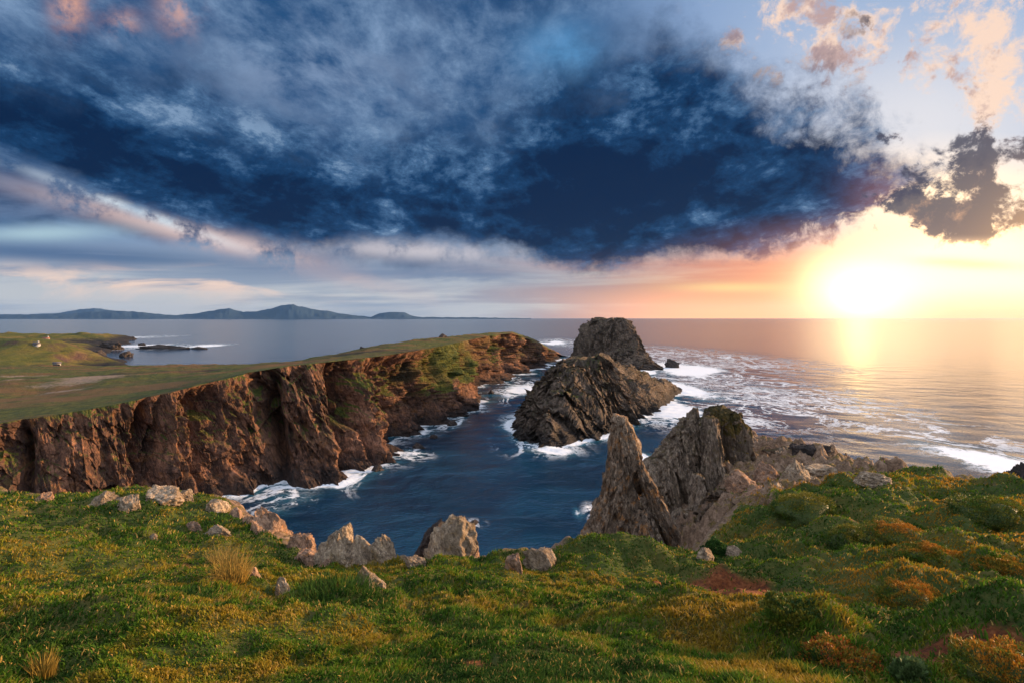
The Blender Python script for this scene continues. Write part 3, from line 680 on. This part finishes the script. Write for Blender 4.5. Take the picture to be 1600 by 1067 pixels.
pen = mk('terrain', G, gridf(G.shape[0], G.shape[1], flip=True), M_cliff, attrs={'green': gre, 'bare': bare})
tag(pen, 'grassy peninsula ending in rust brown cliffs on the far side of the cove', kind='structure')
FOOT = G[:, NB+NT+int(NF*.89), :2]

# ------------------------------------------------------------------ far left headland
HP = np.array([(-150, 255), (-215, 330), (-276, 398), (-292, 425), (-325, 440), (-352, 500), (-372, 540), (-410, 600), (-440, 660), (-500, 760), (-545, 835), (-560, 858), (-620, 880), (-760, 900), (-1000, 860), (-1000, 150), (-260, 150), (-200, 190)])
hx = np.arange(-960, -130, 3.2); hy = np.arange(160, 930, 3.2)
X, Y = np.meshgrid(hx, hy, indexing='ij')
sd = -sdf(X, Y, HP)+9*fbm(X*.03, Y*.03, o=4, s=201)
Z = 5+9.5*np.exp(-((X+285)/45)**2-((Y-318)/60)**2)+6*np.exp(-((X+420)/110)**2-((Y-380)/120)**2)+4*fbm(X*.02, Y*.02, o=4, s=203)
Z = Z+2.2*np.clip(cellf(X*.06, Y*.06, 0*X, 217), -.3, 1)*sst(140, 40, sd)+3.5*np.clip(fbm(X*.06, Y*.06, o=5, g=.6, s=205), 0, 1)*sst(60, 10, sd)
Z = Z*sst(-4, 38, sd)-4*(1-sst(-8, 6, sd))+sst(-6, 10, sd)*1.2*np.clip(fbm(X*.12, Y*.12, o=4, s=207), 0, 2)
Z = np.where(Y < 300, np.minimum(Z, 12.4+np.maximum(0, (Y-235))*.2+.0*X), Z)
hd = mk('terrain', np.stack([X, Y, Z], -1), gridf(len(hx), len(hy)), M_land)
tag(hd, 'low rocky headland with rough grazing at the far left', kind='structure')

# ------------------------------------------------------------------ distant hills
def hills(name, prof, D, depth, label, seed):
    px = np.arange(prof[0][0], prof[-1][0]+.1, 1.2); py = np.interp(px, [a for a, b in prof], [b for a, b in prof])
    ts = np.linspace(-1, 1, 25); V = np.zeros((len(px), 25, 3))
    for j, t in enumerate(ts):
        yy = D+depth*t; xx = (px-CX)/F*yy
        h = np.maximum(0, (HZ+CAMZ*F/D-HZ+(HZ-py)*1.12)/F*D)*(1-abs(t)**1.3)
        h = h*(1+.22*fbm(px*.03, np.full_like(px, t*1.4), o=4, s=seed)*abs(t)*1.6)+ (0 if abs(t) == 1 else 12*fbm(px*.12, np.full_like(px, t*3), o=4, s=seed+3))
        V[:, j] = np.stack([xx, np.full_like(xx, yy), h-8], 1)
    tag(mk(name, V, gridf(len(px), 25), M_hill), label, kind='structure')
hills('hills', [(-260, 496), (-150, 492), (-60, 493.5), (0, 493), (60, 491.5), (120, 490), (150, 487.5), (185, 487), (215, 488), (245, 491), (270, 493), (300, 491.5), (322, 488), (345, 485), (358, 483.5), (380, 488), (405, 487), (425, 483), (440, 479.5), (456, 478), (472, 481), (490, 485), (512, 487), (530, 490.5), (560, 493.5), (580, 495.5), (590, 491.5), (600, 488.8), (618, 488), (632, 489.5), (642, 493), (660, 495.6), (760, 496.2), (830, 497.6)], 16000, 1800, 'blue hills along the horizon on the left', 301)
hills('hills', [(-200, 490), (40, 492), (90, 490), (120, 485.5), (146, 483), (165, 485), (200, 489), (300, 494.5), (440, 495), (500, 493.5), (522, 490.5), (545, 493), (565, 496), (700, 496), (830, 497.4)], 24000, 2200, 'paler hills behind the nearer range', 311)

# ------------------------------------------------------------------ sea
BASES_D = np.concatenate([FOOT[::3]]+[np.concatenate([np.linspace(a, b, 40, endpoint=False) for a, b in zip(np.array(P), np.roll(np.array(P), -1, 0))]) for P in BASES])
def cells(lo, hi, c0, c1, d, k): return axis(lo, c0, c1, hi, d, k)
sx = cells(-28000, 28000, -70, 160, 1.0, 1.06); sy = cells(-3000, 28500, 40, 330, 1.0, 1.05)
X, Y = np.meshgrid(sx, sy, indexing='ij'); xf, yf = X.ravel(), Y.ravel()
near = (xf > -120) & (xf < 220) & (yf > 0) & (yf < 520); idx = np.where(near)[0]
dist = np.full(len(xf), 60.)
for i in range(0, len(idx), 6000):
    j = idx[i:i+6000]
    dist[j] = np.sqrt(((xf[j, None]-BASES_D[None, :, 0])**2+(yf[j, None]-BASES_D[None, :, 1])**2).min(1))
def sea_pt(px, py):
    Yy = CAMZ*F/(py-HZ); return (px-CX)/F*Yy, Yy
foam = np.exp(-dist/np.interp(yf, [60, 120, 250, 450], [2.2, 2.8, 5., 9.]))*1.05
foam *= np.interp(fbm(xf*.05, yf*.05, o=3, s=401), [-.5, .4], [.45, 1.1])
swirl = np.exp(-dist/7.)*.5
wk = np.clip(yf/160., .5, 6.)
wpx = wk*4.5*fbm(xf*.06/np.sqrt(wk), yf*.06/np.sqrt(wk), o=3, s=421); wpy = wk*7.*fbm(xf*.06/np.sqrt(wk), yf*.05/np.sqrt(wk), o=3, s=431)
def fpatch(px, py, rx, ry, a, sw=.6):
    global foam, swirl
    x0, y0 = sea_pt(px, py); x1, _ = sea_pt(px+rx, py); _, yn = sea_pt(px, py+ry); _, yff = sea_pt(px, max(py-ry, HZ+6))
    e = np.exp(-((xf+wpx-x0)/abs(x1-x0))**2-(np.where(yf+wpy < y0, (yf+wpy-y0)/(y0-yn), (yf+wpy-y0)/(yff-y0)))**2)
    foam = np.maximum(foam, a*e); swirl = np.maximum(swirl, sw*np.exp(-((xf-x0)/abs(x1-x0)/1.8)**2-(np.where(yf < y0, (yf-y0)/(y0-yn), (yf-y0)/(yff-y0))/1.8)**2))
for a in [(1045, 640, 56, 26, 1.), (1000, 650, 30, 10, .8), (1082, 610, 40, 18, 1.), (1066, 577, 52, 10, .95), (1010, 582, 20, 6, .8), (880, 535, 28, 5, .8), (862, 570, 14, 6, .7), (822, 608, 30, 12, .9), (790, 618, 20, 9, .7),
          (850, 700, 45, 10, .85), (800, 680, 10, 20, .5), (1545, 715, 55, 24, 1.0), (1600, 735, 50, 20, .95), (1015, 718, 18, 10, .9), (700, 660, 14, 9, .6), (640, 712, 25, 9, .6), (560, 738, 30, 8, .55), (460, 770, 60, 14, .40), (440, 790, 40, 12, .3), (480, 745, 30, 8, .55),
          (730, 820, 18, 6, .7), (925, 800, 10, 10, .6), (210, 541, 40, 3.5, .8), (300, 541, 30, 3.5, .8), (175, 529, 40, 4, .9), (185, 545, 12, 3, .8), (1420, 650, 14, 30, .42), (1440, 690, 30, 10, .4), (1120, 560, 60, 6, .35), (1220, 610, 50, 10, .35), (1150, 660, 60, 10, .3)]:
    fpatch(*a)
def swp(px, py, rx, ry, a):
    global swirl
    x0, y0 = sea_pt(px, py); x1, _ = sea_pt(px+rx, py); _, yn = sea_pt(px, py+ry); _, yff = sea_pt(px, max(py-ry, HZ+8))
    swirl = np.maximum(swirl, a*np.exp(-((xf-x0)/abs(x1-x0))**2-(np.where(yf < y0, (yf-y0)/(y0-yn), (yf-y0)/(yff-y0)))**2))
swp(1150, 610, 190, 80, .75); swp(1430, 670, 150, 60, .6); swp(1100, 565, 200, 30, .6); swp(470, 780, 110, 40, .35)
nr = np.clip(1-np.hypot(xf-40, yf-200)/500, 0, 1)
Zs = nr*((.12+.16*np.clip(1-(xf-30)/60, 0, 1))*fbm(xf*.11+yf*.04, yf*.14, o=4, s=411)+.35*np.exp(-dist/6.)*fbm(xf*.35, yf*.35, o=3, s=413))
sea = mk('sea', np.stack([xf, yf, Zs], 1), gridf(len(sx), len(sy)), M_sea, attrs={'foam': np.clip(foam, 0, 1.1), 'swirl': np.clip(swirl, 0, 1), 'chop': .10*np.clip((xf-20)/30, 0, 1)*np.exp(-((yf-150)/130)**2)+np.exp(-((xf-0)/75)**2-((yf-110)/75)**2)*np.clip(1-(xf-30)/60, 0, 1)})
tag(sea, 'open sea and dark blue cove with white surf', kind='structure')

# ------------------------------------------------------------------ boulders
def sphere(n=28, m=56):
    th = np.linspace(0, 2*math.pi, m, endpoint=False); ph = np.linspace(-math.pi/2+.03, math.pi/2-.03, n)
    A, B = np.meshgrid(th, ph, indexing='ij')
    V = np.stack([np.cos(A)*np.cos(B), np.sin(A)*np.cos(B), np.sin(B)], -1).reshape(-1, 3)
    q = gridf(m, n, True); bot = (np.arange(m)*n)[::-1][None]; top = (np.arange(m)*n+n-1)[None]
    return V, [q, bot, top]
def boulder(name, loc, dims, seed, mtl, label, cat='rock', group=None, rotz=0., lean=0., cuts=13, res=(60, 110), rough=.075):
    r = np.random.default_rng(seed); V, Fs = sphere(*res); V = V*1.25
    for i in range(cuts):
        n = r.normal(size=3); n[2] = abs(n[2])*.8-.15; n /= np.linalg.norm(n); d = r.uniform(.62, .95)
        V = V-np.maximum(0, V@n-d)[:, None]*n
    L = np.linalg.norm(V, axis=1)[:, None]
    V = V*(1+rough*(1.4*(ridg(V[:, 0]*2.2+seed, V[:, 1]*2.2, V[:, 2]*1.2, 4, .5, seed)-.6)+fbm(V[:, 0]*5, V[:, 1]*5+seed, V[:, 2]*5, 4, .6, seed+1))[:, None])
    V = V*(1+rough*1.1*(cellf(V[:, 0]*1.9+seed, V[:, 1]*1.9, V[:, 2]*1.5, seed+9)+.6*cellf(V[:, 0]*4.3+seed, V[:, 1]*4.3, V[:, 2]*3.4, seed+19))[:, None])
    V = V*np.array(dims)/2
    V[:, 0] += V[:, 2]*lean
    c, s = math.cos(rotz), math.sin(rotz); V = np.stack([V[:, 0]*c-V[:, 1]*s, V[:, 0]*s+V[:, 1]*c, V[:, 2]], 1)
    o = mk(name, V, Fs, mtl, smooth=False); o.location = loc
    return tag(o, label, cat, group)
def fg(px, py_base, wpx, hpx, seed, mtl, label, group=None, depth=1., lean=0., sink=.3, Y=None, rotz=0., back=0., cat='rock'):
    p = hit(px, py_base)
    if Y: p = np.array(W(px, py_base, Y))
    w_ = wpx/F*p[1]; h_ = hpx/F*p[1]
    return boulder('rock', (p[0], p[1]+back, p[2]+h_*(.5-sink)+0), (w_*1.05, w_*depth, h_*(1+sink*1.5)), seed, mtl, label, cat, group, rotz, lean)
G1 = 'rocks along the near cliff edge'
fg(255, 780, 60, 24, 1, M_boul, 'low pale rock slab capping the left end of the near cliff edge', G1, 1.)
fg(205, 792, 34, 20, 2, M_boul, 'small pale rock left of the low capping slab', G1, .9)
fg(290, 779, 26, 18, 3, M_boul, 'small pinkish rock just right of the low capping slab', G1, .9)
fg(335, 797, 34, 24, 4, M_boul, 'pale rounded rock between the capping slab and the tall orange outcrop', G1, .9)
fg(368, 806, 26, 16, 5, M_boulo, 'small brown rock at the left foot of the tall orange outcrop', G1, .9)
fg(418, 848, 62, 62, 6, M_boulo, 'tall peaked orange outcrop on the near cliff edge', G1, .8, lean=-.15, Y=15.2)
fg(462, 870, 44, 48, 7, M_boulo, 'orange block stepping down on the right of the peaked outcrop', G1, .8, Y=14.2)
fg(482, 892, 56, 44, 8, M_boulo, 'dark hollowed orange rock at the bottom of the stepped outcrop', G1, .9, Y=13.2)
fg(505, 905, 28, 30, 9, M_boulo, 'narrow orange rock touching the grass below the stepped outcrop', G1, .9, Y=12.6)
fg(528, 890, 66, 70, 10, M_boul, 'pointed grey rock with yellow lichen, first of the jagged pale row', G1, .8, lean=.18, Y=12.9)
fg(565, 892, 62, 66, 11, M_boul, 'jagged grey rock in the middle of the pale row', G1, .8, lean=-.1, Y=12.8)
fg(602, 890, 42, 46, 12, M_boul, 'smaller grey rock closing the pale row on the right', G1, .8, lean=-.15, Y=12.7)
fg(575, 912, 46, 26, 13, M_boul, 'half buried grey rock in the grass below the pale row', G1, .8)
fg(680, 868, 52, 74, 14, M_bdark, 'dark upright leaning rock behind the big cream boulder', G1, .6, lean=.3, Y=14.2)
fg(712, 888, 84, 72, 15, M_boul, 'big cream boulder with flat sloping top at the middle of the edge', G1, .8, lean=.1, Y=12.9)
fg(652, 885, 40, 22, 16, M_boul, 'flat pale rock at the left foot of the big cream boulder', G1, .9)
fg(803, 889, 30, 30, 17, M_boulo, 'small pointed pinkish rock between the cream boulder and the squared rock', G1, .8)
fg(848, 882, 46, 38, 18, M_boul, 'squared pale rock with slanting top right of the small pointed rock', G1, .8, lean=-.1)
fg(448, 893, 46, 30, 38, M_boulo, 'squat orange rock wedged below the peaked outcrop', G1, .9, Y=13.6)
fg(545, 905, 34, 30, 39, M_boul, 'small pale wedge of rock filling the foot of the jagged row', G1, .9, Y=12.5)
fg(625, 892, 30, 22, 40, M_boul, 'low pale rock ending the jagged row beside the gap in the edge', G1, .9, Y=12.7)
fg(740, 890, 22, 36, 41, M_boulo, 'upright orange flake on the right side of the big cream boulder', G1, .8, Y=12.8)
fg(395, 826, 34, 26, 42, M_boulo, 'rusty block joined to the left of the peaked outcrop', G1, .9, Y=15.8)
fg(160, 786, 38, 16, 43, M_boul, 'long pale rock at the far left of the near cliff edge', G1, .9)
fg(72, 782, 26, 12, 44, M_boulo, 'small reddish rock nearest the left border of the view', G1, .9)
G2 = 'stones lying in the near turf'
fg(440, 930, 26, 30, 19, M_boul, 'upright pale stone by a bare earth hollow in the turf', G2, .8)
fg(395, 900, 24, 14, 20, M_boulo, 'small orange stone lying beside the straw coloured tuft', G2, .8)
fg(340, 834, 40, 16, 21, M_boul, 'low grey stone in the turf behind the straw tuft', G2, .8)
fg(303, 828, 22, 14, 22, M_boulo, 'small reddish stone left of the low grey one', G2, .8)
fg(240, 842, 16, 9, 23, M_boul, 'tiny grey stone alone on the left slope', G2, .8)
G3 = 'rocks on the right headland'
fg(1243, 755, 46, 44, 24, M_boul, 'upright pale grey rock with mossy side on the right headland', G3, .8, Y=24)
fg(1285, 742, 62, 22, 25, M_boul, 'long grey rock slab on the right headland skyline', G3, .8, Y=26)
fg(1370, 752, 52, 14, 26, M_boul, 'flat pale slab sunk in the turf before the golden sea', G3, .8)
fg(1312, 760, 34, 14, 27, M_boul, 'flat grey stone just below the long slab', G3, .8, Y=23)
fg(1215, 718, 54, 26, 28, M_pin, 'brown rock outcrop at the back of the right headland', G3, .8, Y=33)
fg(1265, 716, 74, 28, 29, M_bdark, 'dark mossy outcrop on the right headland skyline', G3, .8, Y=31)
fg(1160, 760, 44, 24, 30, M_boulo, 'tan block under the moss capped buttress', G3, .9, Y=25)
fg(1195, 745, 40, 24, 31, M_boulo, 'tan rock right of the block under the buttress', G3, .9, Y=26)
fg(1180, 790, 46, 34, 32, M_boulo, 'broken tan rock midway down the right headland slope', G3, .9, Y=22.5)
fg(1215, 780, 40, 30, 33, M_boul, 'greyish rock beside the mossy knoll of the right headland', G3, .9, Y=22)
fg(1165, 830, 60, 40, 34, M_boul, 'smooth grey face of rock above the round bush', G3, .8, Y=20)
fg(1100, 872, 26, 20, 35, M_boul, 'small dark stone left of the round bush', G3, .8)
fg(1145, 868, 40, 14, 36, M_boul, 'flat grey stone under the round bush', G3, .8)
fg(1040, 868, 40, 14, 37, M_boul, 'thin pale slab at the foot of the rock needle', G3, .8, Y=14)
# rocks in the sea
G4 = 'rocks awash in the sea'
def sk(px, py, wpx, hpx, seed, label, depth=.7, mtl=M_bdark):
    x, y = sea_pt(px, py); w_ = wpx/F*y; h_ = hpx/F*y
    boulder('rock', (x, y, h_*.12), (w_, w_*depth, h_*1.75), seed, mtl, label, 'rock', G4, cuts=9, rough=.1)
sk(1050, 574, 20, 13, 51, 'dark rock alone in the surf right of the tall island')
sk(1061, 612, 9, 7, 52, 'tiny dark rock off the tip of the cone shaped island')
sk(1592, 752, 36, 22, 53, 'dark rock in white water at the right edge of the view')
sk(858, 696, 24, 13, 54, 'dark rock awash before the cone shaped island')
sk(768, 616, 10, 6, 55, 'small dark rock in the channel below the green cliff slope')
sk(706, 664, 16, 7, 56, 'low dark rock near the foot of the cliff, left of the channel')
sk(678, 684, 14, 6, 57, 'low dark rock at the foot of the rust brown cliff')
sk(740, 819, 16, 8, 58, 'dark rock breaking surf behind the big cream boulder')
sk(808, 664, 12, 8, 59, 'small dark rock at the left toe of the cone shaped island')
sk(1022, 628, 16, 8, 60, 'dark rock at the right toe of the cone shaped island')
sk(250, 545, 78, 5, 61, 'long dark reef in the far left bay', .3)
sk(310, 545, 22, 4, 62, 'short reef at the outer end of the far left bay', .4)
sk(172, 546, 52, 10, 63, 'dark rocky point on the shore of the far left bay', .5)
sk(148, 556, 44, 9, 64, 'dark shore rocks under the grassy knoll of the far left headland', .6)
sk(196, 557, 22, 7, 65, 'small dark rock at the seaward foot of the far left headland', .7)
sk(150, 531, 90, 6, 66, 'long dark point of rock running out from the far left headland', .25)
sk(206, 531, 14, 4, 67, 'last small rock off the long dark point at far left', .5)
sk(222, 540, 16, 4, 68, 'little dark rock between the far left shore and the reef', .5)
sk(655, 700, 18, 8, 69, 'dark boulder in the wash under the middle of the brown cliff')
sk(590, 735, 20, 8, 70, 'dark flat boulder in the wash near the left end of the cove')
G5 = 'dark outcrops on the peninsula skyline'
for px, py, Yd, wp, hp, sd_, lb in [(692, 530, 240, 20, 8, 71, 'dark rock outcrop standing on the peninsula skyline'), (565, 545, 190, 10, 5, 72, 'small dark rock on the rising part of the peninsula skyline'), (458, 568, 180, 9, 6, 73, 'small dark rock where the peninsula skyline starts to rise')]:
    p = W(px, py, Yd); boulder('rock', (p[0], p[1], p[2]), (wp/F*Yd, wp/F*Yd*.7, hp/F*Yd*1.6), sd_, M_bdark, lb, 'rock', G5, cuts=8)

# ------------------------------------------------------------------ plants
def tuft(name, px, py, n, h, spread, colr, label, cat, lean=.5, group=None):
    p = hit(px, py); r = spread*np.sqrt(rng.random(n)); a = rng.random(n)*2*math.pi
    x = r*np.cos(a); y = r*np.sin(a)
    hh_ = h*(.5+.6*rng.random(n)); az = a+rng.normal(0, .6, n)
    c = np.array(colr)*(.6+.8*rng.random((n, 1)))
    V, Fs, C = blades(x, y, np.zeros(n), hh_, .008+.004*rng.random(n), lean*rng.random(n)+.1, az, c)
    o = mk(name, V, Fs, M_blade, smooth=False, attrs={'col': C}); o.location = p
    return tag(o, label, cat, group)
GT = 'tall grass tufts'
tuft('grass_tuft', 362, 905, 380, .46, .24, (.34, .22, .05), 'tall straw yellow grass tuft beside a bare earth hollow', 'grass tuft', .9, GT)
tuft('grass_tuft', 345, 880, 260, .40, .28, (.28, .20, .06), 'lower yellowed grass tuft behind the tall straw one', 'grass tuft', .6, GT)
tuft('grass_tuft', 68, 1062, 160, .20, .07, (.24, .16, .03), 'straw coloured grass tuft at the bottom left corner', 'grass tuft', .4, GT)
tuft('grass_tuft', 520, 935, 900, .22, .55, (.035, .085, .012), 'lush green grass tuft right of the upright pale stone', 'grass tuft', .6, GT)
def cushion(px, py, wpx, hpx, n, cols, label, leaf=.05, up=.5, group='cushion plants on the right slope', name='cushion_plant', cat='cushion plant'):
    p = hit(px, py); a_ = wpx/F*p[1]/2; b_ = hpx/F*p[1]*.78; n = int(n*1.9)
    u = rng.random(n)*2*math.pi; v = rng.random(n)**.6*math.pi/2
    nx, ny, nz = np.cos(u)*np.sin(v), np.sin(u)*np.sin(v), np.cos(v)
    lump = 1+.34*fbm(nx*2.1+px, ny*2.5, nz*2.5, 3, .5, int(px))
    k = (.86+.14*rng.random(n))*lump
    x, y, z = nx*a_*k, ny*a_*k, nz*b_*k
    d = np.stack([nx/a_, ny/a_, nz/b_], 1); d /= np.linalg.norm(d, axis=1)[:, None]
    d = d+rng.normal(0, .55, (n, 3)); d[:, 2] += up; d /= np.linalg.norm(d, axis=1)[:, None]
    sd_ = np.cross(d, rng.normal(size=(n, 3))); sd_ /= np.linalg.norm(sd_, axis=1)[:, None]
    L = leaf*.62*(.6+.8*rng.random((n, 1))); Wd = L*.27
    P = np.stack([x, y, z], 1); V = np.empty((n, 4, 3)); V[:, 0] = P; V[:, 1] = P+d*L*.55+sd_*Wd; V[:, 2] = P+d*L; V[:, 3] = P+d*L*.55-sd_*Wd
    wgt = np.clip(.22+.75*sst(.45, .95, nz)+.6*fbm(nx*3+px*.1, ny*3, nz*3, 3, .5, int(px)+3)+.25*rng.normal(size=n), 0, .999)
    pal = np.array(cols); ii = wgt*(len(cols)-1); i0 = ii.astype(int); f = (ii-i0)[:, None]
    c = (pal[i0]*(1-f)+pal[np.minimum(i0+1, len(cols)-1)]*f)*(.7+.6*rng.random((n, 1)))
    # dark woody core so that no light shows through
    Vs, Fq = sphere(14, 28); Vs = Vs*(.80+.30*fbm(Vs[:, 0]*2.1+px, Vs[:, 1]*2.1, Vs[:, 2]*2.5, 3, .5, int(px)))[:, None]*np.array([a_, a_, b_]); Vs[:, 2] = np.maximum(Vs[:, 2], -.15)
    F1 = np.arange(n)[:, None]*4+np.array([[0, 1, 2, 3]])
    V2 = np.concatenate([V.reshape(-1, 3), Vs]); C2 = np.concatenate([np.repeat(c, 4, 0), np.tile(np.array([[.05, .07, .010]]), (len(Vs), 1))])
    o = mk(name, V2, [F1]+[f_+4*n for f_ in Fq], M_leaf, smooth=False, attrs={'col': C2}); o.location = p-np.array([0, 0, .03]); return tag(o, label, cat, group)
gr, dg, ol, og, rd, br = (.065, .125, .012), (.03, .07, .012), (.18, .155, .016), (.42, .17, .016), (.28, .05, .02), (.09, .035, .02)
cushion(1316, 1040, 120, 52, 5200, [dg, gr, ol, og, rd, og, ol], 'dome of moss dotted with orange red leaves at the lower right', .035)
cushion(1572, 1062, 150, 66, 6000, [gr, ol, ol, og], 'large olive dome cut off by the bottom right corner', .03)
cushion(1462, 872, 92, 26, 5200, [gr, ol, og], 'flat orange tinted cushion near the middle of the right slope', .05)
cushion(1425, 940, 90, 36, 5200, [gr, ol, ol, og], 'orange topped cushion above a dark red hollow', .04)
cushion(1572, 896, 76, 30, 4600, [gr, og, ol], 'orange crested cushion at the right edge, below the skyline', .05)
cushion(1330, 850, 84, 34, 5200, [dg, gr, ol], 'dark green overhanging cushion above a shadowed hollow', .05)
cushion(1255, 805, 100, 40, 5200, [dg, gr, ol, ol], 'green cushion on the left flank of the mossy knoll', .06)
cushion(1545, 805, 110, 34, 5200, [dg, ol, gr], 'dark olive cushion under the right skyline', .06)
cushion(1240, 960, 96, 32, 4600, [gr, ol, dg], 'olive cushion right of the bare red earth', .04)
cushion(1400, 840, 100, 30, 4600, [ol, gr, og], 'yellowish cushion between the dark and the orange cushions', .05)
cushion(1118, 866, 40, 30, 3600, [(.02, .06, .012), (.03, .085, .02), (.05, .11, .02)], 'round bright green bush at the foot of the buttress', .07, name='bush', cat='bush', group=None)
cushion(1425, 1062, 40, 34, 700, [(.06, .11, .03), (.10, .15, .05)], 'pale green leafy rosette in the dark hollow at lower right', .09, up=.9, name='leafy_plant', cat='plant', group=None)

# ------------------------------------------------------------------ cottages on the far left plain
def plainm(name, c, r=.8):
    m, t = mat(name); n = t.noise(t.obj(), 1.5, 5, .6); t.out(t.bsdf(t.mix(n, c, tuple(k*.8 for k in c[:3])+(1,)), r, None, .2)); return m
M_white = plainm('limewash', (.42, .40, .38, 1)); M_slate = plainm('slate', (.12, .11, .115, 1)); M_tile = plainm('rust_roof', (.30, .13, .09, 1)); M_dark = plainm('dark_glass', (.03, .03, .035, 1), .3)
def box(x0, x1, y0, y1, z0, z1):
    V = np.array([(x, y, z) for x in (x0, x1) for y in (y0, y1) for z in (z0, z1)], float)
    return V, [np.array([(0, 1, 3, 2), (4, 6, 7, 5), (0, 4, 5, 1), (2, 3, 7, 6), (0, 2, 6, 4), (1, 5, 7, 3)])]
def gable(x0, x1, y0, y1, z0, z1):
    ym = (y0+y1)/2; V = np.array([(x0, y0, z0), (x0, y1, z0), (x0, ym, z1), (x1, y0, z0), (x1, y1, z0), (x1, ym, z1)], float)
    return V, [np.array([(0, 3, 5, 2), (1, 2, 5, 4), (0, 1, 4, 3)]), np.array([(0, 2, 1), (3, 4, 5)])]
dg_ = None
def land_z(x, y):
    ev = bpy.context.evaluated_depsgraph_get(); z = -99
    for o in (pen, hd):
        ok, loc, nn, _ = o.ray_cast(Vector((x, y, 200)), Vector((0, 0, -1)))
        if ok: z = max(z, loc.z)
    return z
def cottage(px, py, Y0, w, h, rot, roof, label, chim=True):
    x = (px-CX)/F*Y0; z = land_z(x, Y0)
    e = empty('cottage', (x, Y0, z)); e.rotation_euler = (0, 0, rot); tag(e, label, 'cottage', 'cottages on the far left land')
    d = w*.55
    mk('wall', *box(-w/2, w/2, -d/2, d/2, -1.5, h), M_white, e, False)
    rf = mk('roof', *gable(-w/2-.2, w/2+.2, -d/2-.25, d/2+.25, h+.003, h+w*.28), roof, e, False)
    if chim: mk('chimney', *box(w/2-.9, w/2-.3, -.3, .3, h+w*.12, h+w*.28+.7), M_white, rf, False)
    mk('door', *box(-.4, .4, -d/2-.04, -d/2+.1, 0, h*.8), M_dark, e, False)
    for q in (-w*.3, w*.3): mk('window', *box(q-.4, q+.4, -d/2-.04, -d/2+.1, h*.4, h*.8), M_dark, e, False)
cottage(89, 574, 212, 2.2, 1.3, .5, M_slate, 'small white hut standing alone on the flat grass of the left plain', False)
cottage(72, 522, 360, 3.2, 1.2, .3, M_tile, 'pale cottage on the skyline of the far left headland')
cottage(57, 531, 325, 3.4, .9, -.1, M_slate, 'long low grey roofed cottage below the far left skyline')

# ------------------------------------------------------------------ air
def haze():
    V, Fs = box(-28400, 28400, -3600, 28900, -6., 640.)
    m, t = mat('sea_air'); v = t.n('ShaderNodeVolumePrincipled'); v.inputs['Color'].default_value = (.30, .58, 1., 1); v.inputs['Density'].default_value = HAZE; v.inputs['Anisotropy'].default_value = .3
    t.out(v.outputs[0], sock='Volume')
    tag(mk('haze', V, Fs, m, None, False), 'thin sea air between the cove and the far hills', kind='stuff')
HAZE = 8e-6
haze()

# ------------------------------------------------------------------ camera and render settings
cam = bpy.data.cameras.new('camera'); co = bpy.data.objects.new('camera', cam); COL.objects.link(co); scene.camera = co
co.location = (0, 0, CAMZ); co.rotation_euler = (math.radians(90), 0, 0)
cam.sensor_width = 36.; cam.lens = 36.*F/1600.; cam.shift_y = -(533.5-HZ)/1600.; cam.clip_end = 120000; cam.clip_start = .05
scene.view_settings.view_transform = 'Standard'; scene.view_settings.look = 'None'
scene.view_settings.exposure = EXPO; scene.view_settings.gamma = 1
scene.cycles.use_denoising = True
scene.cycles.max_bounces = 6; scene.cycles.diffuse_bounces = 3; scene.cycles.glossy_bounces = 3; scene.cycles.volume_bounces = 1
scene.cycles.caustics_reflective = False; scene.cycles.caustics_refractive = False
